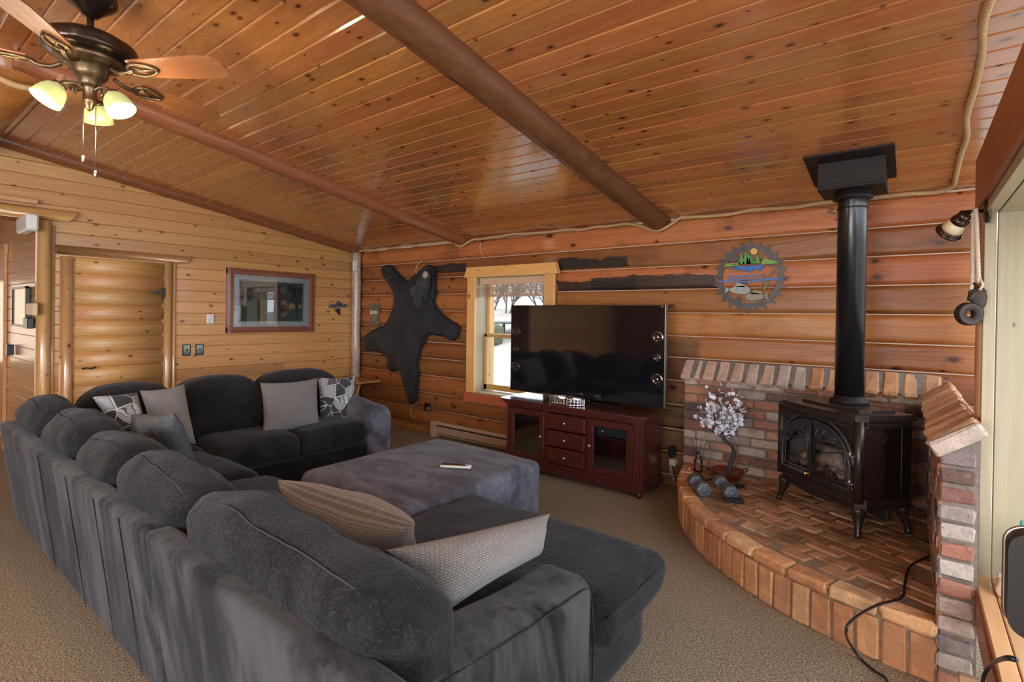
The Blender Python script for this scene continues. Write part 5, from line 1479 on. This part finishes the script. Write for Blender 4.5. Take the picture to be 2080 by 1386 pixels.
cut('hill', [[(1010, 520), (1040, 460), (1080, 450), (1160, 475), (1240, 500), (1240, 525), (1010, 535)]], (.16, .34, .06))
def tree_px(x, yb, yt, w): return [(x-w, yb), (x-w*.6, yb-(yb-yt)*.3), (x-w*.75, yb-(yb-yt)*.32), (x-w*.35, yb-(yb-yt)*.62), (x-w*.45, yb-(yb-yt)*.64), (x, yt), (x+w*.45, yb-(yb-yt)*.64), (x+w*.35, yb-(yb-yt)*.62), (x+w*.75, yb-(yb-yt)*.32), (x+w*.6, yb-(yb-yt)*.3), (x+w, yb)]
cut('trees', [tree_px(738, 530, 375, 45), tree_px(800, 530, 345, 50), tree_px(865, 530, 400, 38), tree_px(905, 525, 440, 28), tree_px(963, 520, 375, 38), tree_px(700, 535, 470, 25), tree_px(836, 528, 360, 38)], (.06, .28, .05), .004)
cut('sun', [[(912+48*math.cos(k*PI/10), 352+44*math.sin(k*PI/10)) for k in range(20)]], (.70, .42, .08), .002)
cut('lake', [[(610, 590), (700, 560), (1040, 545), (1045, 575), (990, 640), (960, 600), (920, 595), (850, 660), (810, 610), (780, 640), (740, 600), (680, 625)]], (.03, .13, .42), .002)
cut('ripples', [[(420, 765), (620, 765), (860, 775), (1020, 735), (1290, 728), (1290, 750), (1020, 765), (860, 795), (620, 785), (420, 785)], [(540, 690), (700, 700), (900, 690), (1040, 680), (1040, 692), (900, 706), (700, 716), (540, 704)], [(540, 730), (720, 745), (960, 730), (960, 742), (720, 758), (540, 745)]], (.06, .16, .45), .003)
cut('reeds', [[(1170, 610), (1190, 620), (1070, 900), (1050, 890)], [(1000, 880), (1045, 700), (1010, 650), (1060, 690), (1010, 890)], [(1040, 880), (1100, 690), (1110, 700), (1055, 890)], [(790, 1130), (780, 1020), (800, 1130)], [(830, 1130), (850, 1040), (845, 1135)]], (.16, .15, .07), .002)
cut('rock', [[(540, 470), (610, 400), (660, 385), (700, 430), (690, 480), (600, 510)], [(640, 1080), (690, 980), (750, 1030), (680, 1090)]], (.07, .05, .05), .001)
def fish(x, y, L, H, flip, tail): 
    s = -1 if flip else 1
    body = [(x+s*L*.5*math.cos(t), y+H*.5*math.sin(t)*(1-.25*math.cos(t)*-1)) for t in [k*PI/9 for k in range(18)]]
    return body
cut('fish', [fish(715, 895, 300, 115, False, 0), [(590, 895), (500, 850), (520, 895), (500, 950)], [(640, 850), (680, 790), (800, 830), (780, 860)]], (.30, .33, .31), .008, dep=.008)
cut('fish', [fish(930, 990, 270, 110, True, 0), [(1040, 985), (1120, 930), (1100, 985), (1140, 1050)], [(860, 950), (930, 900), (1050, 930), (1000, 960)]], (.24, .24, .17), .008, dep=.008)

# ================================================================== ROPES ALONG THE CEILING
def twist(path, R=.011, r=.0085, pitch=.045, seg=6, k=4):
    P = smooth_path(path, k); m = MB()
    L = [0]
    for i in range(1, len(P)): L.append(L[-1]+(P[i]-P[i-1]).length)
    total = L[-1]; n = int(total/.006)
    def pt(s):
        import bisect
        i = min(max(bisect.bisect(L, s)-1, 0), len(P)-2); f = (s-L[i])/max(1e-6, L[i+1]-L[i]); return P[i].lerp(P[i+1], f), (P[i+1]-P[i]).normalized()
    for st_ in range(3):
        pts = []
        for i in range(n+1):
            p, t = pt(total*i/n); a = Vector((0, 0, 1)); a = a-t*a.dot(t)
            if a.length < .1: a = Vector((1, 0, 0))-t*t.x
            a.normalize(); b = t.cross(a); w = 2*PI*(total*i/n/pitch)+st_*2*PI/3
            pts.append(p+(a*math.cos(w)+b*math.sin(w))*R*.62)
        m.tube(pts, r, seg)
    return m
yr = 4.335
rp = []
random.seed(8)
x = -6.02
while x < .15:
    z = ceil_z(yr)-.022+random.uniform(-.008, .010)
    if abs(x+1.775) < .14: z = 2.205+.6*abs(x+1.775)**1.2
    elif abs(x+4.085) < .11: z = 2.232+.6*abs(x+4.085)**1.2
    yr = 4.335 if x < -2.9 else 4.372
    rp.append((x, yr-(.02 if abs(x+1.775) < .14 or abs(x+4.085) < .11 else 0), z)); x += .085 if (abs(x+1.775) < .25 or abs(x+4.085) < .25) else .16
rp += [(.19, 4.30, ceil_z(4.3)-.02)]
for y in (4.1, 3.85, 3.6, 3.35, 3.1, 2.85, 2.6, 2.3, 2.0): rp.append((.205+.010*math.sin(y*9), y, ceil_z(y)-.018+.01*math.sin(y*7)))
tag(twist(rp).build('rope_trim', m_rope, origin='auto'), 'twisted manila rope running along the top of the log walls under the ceiling', 'rope')

# ================================================================== SCONCE AND PULLEY
sc = thing('wall_spotlight', (.2, 3.35, 2.0), 'bronze wall spotlight with a cream glass barrel shade on the right log wall', 'lamp')
a = at(1997, 428, X=.215); bj = at(1968, 429, Y=a.y)
m = MB(); m.lathe([(.05, 0), (.05, .012), (.03, .02)], 20, frameM((.235, a.y, a.z), (0, 1, 0), (0, 0, 1), (-1, 0, 0))); part('wall_plate', m, m_bronze, sc)
m = MB(); m.tube([(.22, a.y, a.z), (a.x-.07, a.y, a.z), at(1966, 432, Y=a.y)], .008, 8); part('bracket', m, m_bronze, sc)
p0 = at(1961, 437, Y=a.y); p1 = at(1926, 474, Y=a.y+.06); d = (p1-p0).normalized(); L = (p1-p0).length
sx_ = Vector((0, 1, 0)); sx_ = (sx_-d*sx_.dot(d)).normalized(); Mx = frameM(p0, sx_, d.cross(sx_), d)
m = MB(); m.lathe([(.008, -.01), (.022, 0), (.025, .008), (.021, .014), (.030, .022), (.032, .038)], 24, Mx); part('cap', m, m_bronze, sc)
m = MB(); m.lathe([(.030, .038), (.033, .06), (.040, L-.020)], 24, Mx); part('shade', m, plain('cream ribbed glass', (.75, .66, .46), .35, var=.05), sc)
m = MB(); m.lathe([(.041, L-.022), (.045, L-.016), (.044, L-.010), (.049, L-.006), (.049, L), (.038, L+.002)], 24, Mx); part('rim', m, m_bronze, sc)
pu = thing('rope_pulley', (.2, 3.3, 1.45), 'old black pulley wheel hanging on a pale rope from the spotlight', 'pulley')
yp = a.y
q0 = at(1978, 425, Y=yp); q1 = at(1975, 575, Y=yp); q2 = at(1970, 618, Y=yp)
m = twist([q0, q0.lerp(q1, .5), q1, q2], .007, .0055, .03); mm = twist([q0+Vector((.006, -.01, .0)), q1+Vector((.018, -.01, 0))], .006, .005, .03)
b0 = len(m.v)
m.v += mm.v; m.f += [[i+b0 for i in f] for f in mm.f]; m.t += mm.t; m.sm += mm.sm; m.mi += mm.mi
m.tube([q1+Vector((.02, -.01, .02)), q1+Vector((.03, -.02, -.01)), q1+Vector((.02, -.02, -.03))], .005, 6)
part('rope', m, m_ropew, pu)
m_iron = plain('dark aged iron', (.04, .028, .022), .6, .3, var=.5, sc=20)
wc = at(1968, 638, Y=yp-.02)
m = MB(); prof = [(.040, -.016), (.046, -.011), (.039, -.004), (.039, .004), (.046, .011), (.040, .016), (.016, .016), (.014, 0), (.016, -.016)]
ax_ = Vector((-.45, .89, .0)).normalized(); s1 = Vector((0, 0, 1)); s2 = ax_.cross(s1)
m.lathe(prof+[prof[0]], 28, frameM(wc, s1, s2, ax_), cap=False); part('wheel', m, m_iron, pu)
m = MB(); e = at(1985, 605, Y=yp); m.lathe([(.014, -.05), (.026, -.03), (.030, .0), (.026, .03), (.012, .045)], 14, frameM(e, (1, 0, 0), (0, .5, 0), (0, 0, 1))); m.tube([q1, e+Vector((0, 0, .03)), wc+Vector((0, 0, .055))], .009, 8); part('block', m, m_iron, pu)

# ================================================================== THINGS ON THE HEARTH
def hp_(x, y, z=HZ): return at(x, y, Z=z)
# blossom tree in red pan
pc = hp_(1477, 967, HZ+.02)
pan = thing('red_pan', (pc.x, pc.y, HZ), 'round red enamel pan with small handles holding the blossom tree', 'pan')
m = MB(); m.lathe([(.001, .004), (.085, .004), (.093, .012), (.118, .060), (.122, .062), (.122, .064), (.116, .062), (.088, .014), (.001, .010)], 36, Matrix.Translation((pc.x, pc.y, HZ))); part('bowl', m, m_copper, pan)
m = MB(); m.lathe([(.001, .030), (.098, .030)], 30, Matrix.Translation((pc.x, pc.y, HZ)), cap=False); part('filler', m, m_panin, pan)
for s in (-1, 1):
    d = CR.copy(); d.z = 0; d.normalize(); c0_ = Vector((pc.x, pc.y, HZ+.058))+d*s*.118; t_d = Vector((-d.y, d.x, 0))
    m = MB(); m.tube(smooth_path([c0_-t_d*.03, c0_+d*s*.030-t_d*.022+Vector((0, 0, .012)), c0_+d*s*.030+t_d*.022+Vector((0, 0, .012)), c0_+t_d*.03], 4), .0045, 6); part('handle', m, m_bronze, pan)
bt = thing('blossom_tree', (pc.x, pc.y, HZ+.03), 'small artificial tree with white blossoms and a curved dark trunk', 'artificial tree')
yt_ = pc.y
def tp(x, y, d=0): 
    p = at(x, y, Y=yt_+d); return p
trunk = [tp(1480, 962), tp(1483, 945), tp(1489, 928), tp(1490, 915), tp(1484, 904), tp(1474, 896), tp(1467, 888)]
m = MB(); m.tube(smooth_path(trunk, 5), [.020-.010*k/30 for k in range(31)], 10)
part('trunk', m, m_bark, bt)
random.seed(31); m = MB(); tips = []
fork = tp(1467, 889)
ends = [(1425, 858), (1412, 845), (1418, 828), (1437, 815), (1441, 790), (1458, 788), (1468, 783), (1485, 795), (1500, 803), (1512, 812), (1505, 835), (1503, 862), (1488, 870), (1475, 870), (1455, 868), (1440, 850), (1450, 825), (1475, 820), (1490, 835), (1462, 845), (1520, 826), (1430, 840), (1480, 850)]
for i, (ex, ey) in enumerate(ends):
    dpt = random.uniform(-.11, .10); e = tp(ex, ey, dpt); f0 = fork.lerp(trunk[-2], random.random()*.5)
    mid = f0.lerp(e, .5)+Vector((random.uniform(-.02, .02), random.uniform(-.02, .02), -.01))
    P = smooth_path([f0, mid, e], 5); m.tube(P, [.0052-.0038*k/(len(P)-1) for k in range(len(P))], 5)
    tips.append(P)
    for _ in range(2):
        b = P[random.randint(4, 7)]; q = b+Vector((random.uniform(-.06, .06), random.uniform(-.05, .05), random.uniform(.02, .08))); m.tube([b, q], [.0025, .001], 5); tips.append([b, b.lerp(q, .3), b.lerp(q, .5), b.lerp(q, .75), q])
part('branches', m, m_bark, bt)
m = MB()
for P in tips:
    for k in range(3, len(P)):
        for _ in range(1 if len(P) > 6 else 2):
            c = P[k]+Vector((random.uniform(-.02, .02), random.uniform(-.02, .02), random.uniform(-.012, .018)))
            r = random.uniform(.013, .020); nrm = Vector((random.uniform(-1, 1), random.uniform(-1, .2), random.uniform(-.2, 1))).normalized()
            a_v = nrm.orthogonal().normalized(); b_v = nrm.cross(a_v)
            for pt_ in range(5):
                w = 2*PI*pt_/5; dd = (a_v*math.cos(w)+b_v*math.sin(w)); ee = nrm.cross(dd)
                q0 = c; q1 = c+dd*r*.6+ee*r*.5+nrm*r*.35; q2 = c+dd*r*1.1+nrm*r*.25; q3 = c+dd*r*.6-ee*r*.5+nrm*r*.35
                m.add([q0, q1, q2, q3], [(0, 1, 2, 3)], (.5, .5, .5), True)
part('blossoms', m, m_petal, bt)
# reed diffuser bottle with orange potpourri
dc = hp_(1418, 958, HZ)
df = thing('reed_diffuser', (dc.x, dc.y, HZ), 'clear glass bottle of orange potpourri with thin reeds, left of the red pan', 'bottle')
m = MB(); m.lathe([(.001, .002), (.030, .002), (.032, .02), (.032, .085), (.026, .10), (.012, .125), (.012, .14), (.015, .145)], 24, Matrix.Translation(dc), cap=False); part('bottle', m, m_glass, df)
m = MB(); random.seed(3)
for k in range(26):
    a = random.random()*6.3; r = random.uniform(0, .022); ell(m, dc+Vector((r*math.cos(a), r*math.sin(a), random.uniform(.01, .05))), (.008, .008, .006), None, 7)
part('potpourri', m, plain('orange potpourri', (.55, .20, .05), .6, var=.4, sc=60), df)
m = MB(); m.lathe([(.014, .138), (.014, .155), (.009, .158)], 12, Matrix.Translation(dc)); part('collar', m, m_black_pl, df)
for k, (ex, ey) in enumerate(((1405, 893), (1414, 890), (1425, 889), (1437, 894))):
    e = at(ex, ey, Y=dc.y+.02*(k-1.5)); m = MB(); m.tube([dc+Vector((0, 0, .04)), e], .0022, 5); part('reed', m, m_bark, df)
# dumbbells
def dumbbell(pa, pb, lab):
    a = Vector(pa); b = Vector(pb); d = (b-a).normalized(); L = (b-a).length
    ob = thing('dumbbell', ((a.x+b.x)/2, (a.y+b.y)/2, HZ), lab, 'dumbbell', 'hex dumbbells on the hearth')
    up_ = Vector((0, 0, 1)); s_ = d.cross(up_)
    m = MB(); m.tube([a, b], .014, 10); part('handle', m, m_steel, ob)
    for p, sg in ((a, -1), (b, 1)):
        M6 = frameM(p, s_, up_, d) if True else None
        m = MB(); r = .052
        m.lathe([(r*.62, -.042*1), (r*.98, -.032), (r*1.02, 0), (r*.98, .032), (r*.62, .042)], 6, M6, smooth=False)
        m.lathe([(r*.42, -.0445), (r*.42, .0445)], 16, M6)
        part('hex_head', m, m_dumb, ob)
zc_ = HZ+.0465
dumbbell(at(1411, 978, Z=zc_), at(1427, 993, Z=zc_), 'left grey hex dumbbell on the hearth, in front of the glass bottle')
dumbbell(at(1463, 980, Z=zc_), at(1483, 1000, Z=zc_), 'right grey hex dumbbell on the hearth, in front of the red pan')
m = MB(); c = hp_(1491, 1020); d1 = Vector((.8, .3, 0)).normalized(); d2 = Vector((-d1.y, d1.x, 0)); m.box((-.055, -.03, 0), (.055, .03, .026), .003, M=frameM(c, d1, d2, (0, 0, 1)))
tag(m.build('black_case', m_black_pl, origin='auto'), 'small flat black case on the hearth in front of the right dumbbell', 'case')
m = MB(); c = hp_(1502, 992); m.tube(smooth_path([c+Vector((.03*math.cos(k*1.3), .03*math.sin(k*1.3), .008+.006*(k % 3))) for k in range(9)], 4), .006, 6)
tag(m.build('cable_bundle', m_black_pl, origin='auto'), 'small bundle of black cable behind the right dumbbell', 'cable')
m = MB(); m.tube(smooth_path([hp_(1398, 950, HZ+.004), hp_(1420, 960, HZ+.004), hp_(1432, 976, HZ+.004), hp_(1452, 968, HZ+.004)], 5), .004, 6)
tag(m.build('power_cord', m_black_pl, origin='auto'), 'short thin black cord lying between the dumbbells and the glass bottle', 'cord')
m = MB(); c = hp_(1400, 957, HZ); m.lathe([(.018, 0), (.020, .02), (.012, .035), (.001, .036)], 16, Matrix.Translation(c))
tag(m.build('amber_votive', plain('amber glass', (.40, .16, .07), .15, .0, .6, .5), origin='auto'), 'small amber glass votive at the left edge of the hearth', 'votive')

# ================================================================== CEILING FAN
fx, fy = -2.84, .65; fz = 2.505
cf_ = thing('ceiling_fan', (fx, fy, ceil_z(fy)), 'bronze ceiling fan with wooden blades and three lit amber glass shades', 'ceiling fan')
FMt = Matrix.Translation((fx, fy, 0))
cz_ = ceil_z(fy)
m = MB(); m.lathe([(.088, cz_+.01), (.092, cz_-.08), (.096, cz_-.105), (.092, cz_-.122), (.070, cz_-.140), (.040, cz_-.165), (.030, cz_-.178), (.014, cz_-.184)], 32, FMt); part('canopy', m, m_bronze, cf_)
m = MB(); m.tube([(fx, fy, cz_-.17), (fx, fy, fz+.12)], .013, 12); part('downrod', m, m_bronze, cf_)
m = MB(); m.lathe([(.02, fz+.150), (.05, fz+.142), (.12, fz+.125), (.165, fz+.098), (.172, fz+.082), (.168, fz+.070), (.172, fz+.060), (.165, fz+.045), (.12, fz+.030)], 40, FMt); part('motor_housing', m, m_bronze, cf_)
m = MB(); m.lathe([(.125, fz+.034), (.118, fz+.010), (.080, fz-.004), (.068, fz-.012), (.064, fz-.040), (.052, fz-.055), (.040, fz-.062), (.040, fz-.08), (.03, fz-.09)], 40, FMt); part('switch_housing', m, m_bronze_l, cf_)
BL = wood('fan blade wood', ((.16, .055, .025), (.29, .11, .045), (.40, .18, .08)), 'X', .25, .6, .12, knots=0)
for k in range(5):
    a = math.radians(34+72*k); dx_ = Vector((math.cos(a), math.sin(a), 0)); dy_ = Vector((-math.sin(a), math.cos(a), 0))
    tl = math.radians(-13); up_ = Vector((0, 0, 1)); yb = dy_*math.cos(tl)+up_*math.sin(tl); zb2 = dx_.cross(yb)
    Mx = frameM((fx, fy, fz-.012), dx_, yb, zb2)
    bl_ = None
    out_ = [(.20, -.050), (.30, -.060), (.42, -.068), (.52, -.070), (.58, -.060), (.605, -.035), (.61, 0), (.605, .035), (.58, .060), (.52, .070), (.42, .068), (.30, .060), (.20, .050)]
    m = MB(); m.prism(out_, lambda p, q, c: (p, q, c-.003), .006)
    e = thing('fan_blade_empty', (0, 0, 0), '', '') if False else None
    blade = m.build('blade', BL); blade.parent = cf_
    blade.matrix_local = Matrix.Translation(-root_of(cf_)) @ Mx
    m = MB()
    arm = smooth_path([(.095, 0, .0), (.13, 0, -.02), (.17, 0, -.022), (.20, 0, -.010)], 5); m.tube(arm, .009, 8)
    loop = [( .245+.062*math.cos(w), .030*math.sin(w)*(1.2-.4*math.cos(w)), -.010) for w in [j*PI/12 for j in range(25)]]; m.tube(loop, .0065, 7, cap=False)
    m.tube([(.19, 0, -.010), (.305, 0, -.010)], .005, 6); m.tube([(.20, -.02, -.01), (.27, .02, -.010)], .004, 6)
    br_ = m.build('blade_arm', m_bronze_l); br_.parent = cf_; br_.matrix_local = Matrix.Translation(-root_of(cf_)) @ Mx
m = MB(); m.lathe([(.032, fz-.082), (.026, fz-.10), (.024, fz-.145), (.028, fz-.152), (.020, fz-.162), (.011, fz-.185), (.003, fz-.195)], 24, FMt); part('light_fitter', m, m_bronze_l, cf_)
for k, (px_, py_) in enumerate(((128, 190), (253, 221), (151, 226))):
    # shade centres seen in the photo, set on a ring round the fitter
    az_ = [math.radians(272), math.radians(34), math.radians(154)][k]
    dx_ = Vector((math.cos(az_), math.sin(az_), 0)); e = Vector((fx, fy, fz-.105))
    m = MB(); ap = smooth_path([e+dx_*.02, e+dx_*.05+Vector((0, 0, .014)), e+dx_*.090+Vector((0, 0, .004)), e+dx_*.102+Vector((0, 0, -.014))], 5); m.tube(ap, .007, 8); m.tube([e+dx_*.05+Vector((0, 0, .01)), e+dx_*.06+Vector((0, 0, -.02)), e+dx_*.045+Vector((0, 0, -.028))], .005, 6)
    sa = part('light_arm', m, m_bronze_l, cf_)
    dn_ = (Vector((0, 0, -1))*.86+dx_*.51).normalized(); s1 = dn_.orthogonal().normalized(); s2 = dn_.cross(s1); o_ = e+dx_*.100+Vector((0, 0, -.010))
    Mx = frameM(o_, s1, s2, dn_)
    m = MB(); m.lathe([(.012, -.006), (.026, 0), (.028, .010), (.024, .016)], 20, Mx); part('socket_cup', m, m_bronze_l, sa)
    m = MB(); m.lathe([(.024, .012), (.037, .020), (.047, .040), (.054, .066), (.057, .092), (.0545, .092), (.0515, .066), (.044, .041), (.034, .023), (.021, .016)], 28, Mx, cap=False); part('shade', m, m_lamp, sa)
    m = MB(); ell(m, o_+dn_*.055, (.018, .018, .026)); part('bulb', m, m_bulb, sa)
    l = bpy.data.lights.new('fan_bulb', 'POINT'); l.energy = 8; l.color = (1, .80, .50); l.shadow_soft_size = .05
    lo = bpy.data.objects.new('fan_bulb', l); COL.objects.link(lo); lo.location = o_+dn_*.125; 
for (px_, yb_, l_) in ((.008, .02, .30), (-.012, -.018, .24)):
    m = MB(); t0 = Vector((fx+px_, fy+yb_, fz-.17)); m.tube([t0, t0-Vector((0, 0, l_-.03))], .0016, 5); m.lathe([(.002, .012), (.007, .008), (.006, -.018), (.002, -.02)], 10, Matrix.Translation(t0-Vector((0, 0, l_-.01)))); part('pull_chain', m, m_steel, cf_)

# ================================================================== BLACK CASED SCREEN AT THE RIGHT EDGE, ODDS ON THE SILL
bs = thing('office_chair', (.30, 1.30, 0), 'black padded chair back with thin shiny rim in front of the picture window', 'chair')
yq = 1.25
c_tl = at(2049, 1080, Y=yq); c_bl = at(2049, 1290, Y=yq)
x0 = c_tl.x; z1 = c_tl.z; z0 = c_bl.z
def rr(x0, x1, z0, z1, r, k=6):
    P = []
    for (cx_, cz__, s) in ((x1-r, z1-r, 0), (x0+r, z1-r, 90), (x0+r, z0+r, 180), (x1-r, z0+r, 270)):
        for j in range(k+1): t = math.radians(s+90*j/k); P.append((cx_+r*math.cos(t), cz__+r*math.sin(t)))
    return P
m = MB(); m.prism(rr(x0, x0+.20, z0, z1, .03), lambda a, b, c: (a, yq+c, b), .045, smooth=False); part('backrest', m, m_black_pl, bs)
m = MB(); P = rr(x0, x0+.20, z0, z1, .03); m.tube([(a, yq+.045, b) for a, b in P]+[(P[0][0], yq+.045, P[0][1])], .0035, 8); part('rim', m, m_steel, bs, 'shiny rim')
m = MB(); m.tube(smooth_path([(x0+.05, yq+.02, z0+.02), (x0+.07, yq+.01, z0-.06), (x0+.12, yq, z0-.14)], 4), .022, 8); m.box((x0+.04, yq-.16, z0-.20), (x0+.20, yq+.04, z0-.13), .02); m.tube([(x0+.13, yq-.05, z0-.14), (x0+.13, yq-.05, .06)], .022, 10); part('seat_support', m, m_black_pl, bs)
for k in range(4):
    a = k*PI/2+.4; m = MB(); m.tube([(x0+.13, yq-.05, .07), (x0+.13+.09*math.cos(a), yq-.05+.22*math.sin(a), .02)], .018, 8); part('leg', m, m_black_pl, bs)
tb = thing('teal_bottle', (.36, 1.7, .43), 'teal bottle top showing above the black chair on the window sill', 'bottle')
c = at(2081, 1060, Y=2.7); 
m = MB(); m.lathe([(.03, .43), (.032, .44), (.032, c.z-.08), (.014, c.z-.04), (.012, c.z)], 18, Matrix.Translation((c.x, 2.7, 0))); part('bottle', m, plain('teal plastic', (.10, .42, .42), .3), tb)
m = MB(); c = at(2040, 1190, Z=.47); m.soft((c.x-.02, c.y-.03, .435), (c.x+.03, c.y+.03, .50), .01, n=6, fn=wrinkle(.015, 30, 3))
tag(m.build('crumpled_paper', plain('peach tissue', (.62, .42, .28), .9), origin='auto'), 'crumpled peach tissue on the sill of the big window', 'tissue')
m = MB(); m.tube(smooth_path([at(2066, 1341, Y=1.32), at(2040, 1338, Y=1.40), at(2015, 1350, X=.20), at(1998, 1375, X=.19), at(1995, 1420, X=.19)], 5), .005, 6)
tag(m.build('power_cord', m_black_pl, origin='auto'), 'dark cord looping down over the red apron of the big window', 'cord')

# ================================================================== OUTSIDE THE BACK WINDOW
m_ground = plain('pale sandy ground', (.26, .235, .205), .95, var=.4, sc=.8)
m = MB(); GY = [4.75, 6, 8, 10, 12, 14, 17, 21, 28, 60]
def gz_(y): return -.25+1.40/(1+math.exp(-(y-9)/1.1))+max(0, y-15)*.16
vs = []
for y in GY:
    for k in range(21): vs.append((-40+3*k, y, gz_(y)+(.05*math.sin(k*2.1+y) if y > 5 else 0)))
m.add(vs, [(i*21+k, i*21+k+1, i*21+k+22, i*21+k+21) for i in range(len(GY)-1) for k in range(20)], None, True); struct(m.build('trim_ground_outside', m_ground), 'pale dry ground outside')
m = MB(); m.add([(.9, -20, -.35), (60, -20, -.35), (60, 40, -.35), (.9, 40, -.35)], [(0, 1, 2, 3)]); struct(m.build('trim_ground_blocker', m_ground), 'unseen ground added outside the picture window, blocks sky light from below')  # unseen ground added to keep light from below off the ceiling
m_twig = plain('bare twigs', (.09, .072, .066), .9, var=.3)
random.seed(77)
def bare_tree(x, y, h, lab):
    m = MB()
    def branch(p, d, L, r, lev):
        q = p+d*L; m.tube([p, p.lerp(q, .5)+Vector((random.uniform(-.1, .1), 0, random.uniform(-.1, .1)))*L*.2, q], [r, r*.85, r*.65], 4)
        if lev > 0:
            for _ in range(4):
                dd = (d+Vector((random.uniform(-.9, .9), random.uniform(-.6, .6), random.uniform(-.2, .7)))).normalized()
                branch(p.lerp(q, random.uniform(.3, 1)), dd, L*random.uniform(.55, .8), max(.007, r*.55), lev-1)
    for k in range(3):
        branch(Vector((x+random.uniform(-.2, .2), y, gz_(y)-.1)), Vector((random.uniform(-.5, .5), 0, 1)).normalized(), h, .045, 4)
    tag(m.build('bare_tree', m_twig, origin='auto'), lab, 'tree', 'bare trees outside the back window')
for (x, y, lb) in ((-15.3, 18.2, 'bare leafless tree outside, leftmost one in the upper window sash'), (-13.9, 17.6, 'bare leafless tree outside, second from the left in the upper window sash'),
                   (-12.7, 18.4, 'bare leafless tree outside, third from the left in the upper window sash'), (-11.4, 17.8, 'bare leafless tree outside, nearest the right window casing')):
    bare_tree(x, y, random.uniform(.75, 1.0), lb)
ut = thing('patio_table', (-9.3, 11.5, -.35), 'grey green outdoor table seen through the double hung window', 'table')
c = at(1035, 655, Y=11.2)
m = MB(); m.lathe([(.9, c.z-.03), (.92, c.z), (.9, c.z+.03)], 24, Matrix.Translation((c.x+.3, 11.2, 0))); part('top', m, plain('faded green paint', (.06, .085, .08), .6), ut)
for s in (-.5, .5):
    m = MB(); m.tube([(c.x+.3+s, 11.2, c.z), (c.x+.3+s, 11.2, gz_(11.2)-.02)], .04, 8); part('leg', m, plain('faded green paint', (.06, .085, .08), .6), ut)
c = at(1008, 670, Y=9.9)
m = MB(); m.soft((c.x-.15, 9.7, gz_(9.9)-.1), (c.x+.15, 10.1, c.z+.14), .15, n=8, fn=wrinkle(.03, 9, 2)); tag(m.build('round_shrub', plain('dull green shrub', (.05, .06, .03), .9, var=.4, sc=20), origin='auto'), 'low round dull green shrub outside below the patio table', 'shrub')

# ================================================================== KITCHEN END BEHIND THE CAMERA (seen only in reflections)
fr_ = thing('refrigerator', (-4.35, -4.0, 0), 'stainless steel refrigerator at the kitchen end behind the camera', 'refrigerator')
m = MB(); m.box((-4.8, -4.4, .02), (-3.9, -3.75, 1.78), .01); part('body', m, m_steel, fr_)
for (x0, x1) in ((-4.79, -4.355), (-4.345, -3.91)):
    m = MB(); m.box((x0, -3.76, .55), (x1, -3.70, 1.77), .01); d_ = part('door', m, m_steel, fr_); m = MB(); xh = x1-.05 if x0 < -4.5 else x0+.05; m.tube([(xh, -3.67, .8), (xh, -3.67, 1.5)], .012, 8); part('handle', m, m_chrome, d_)
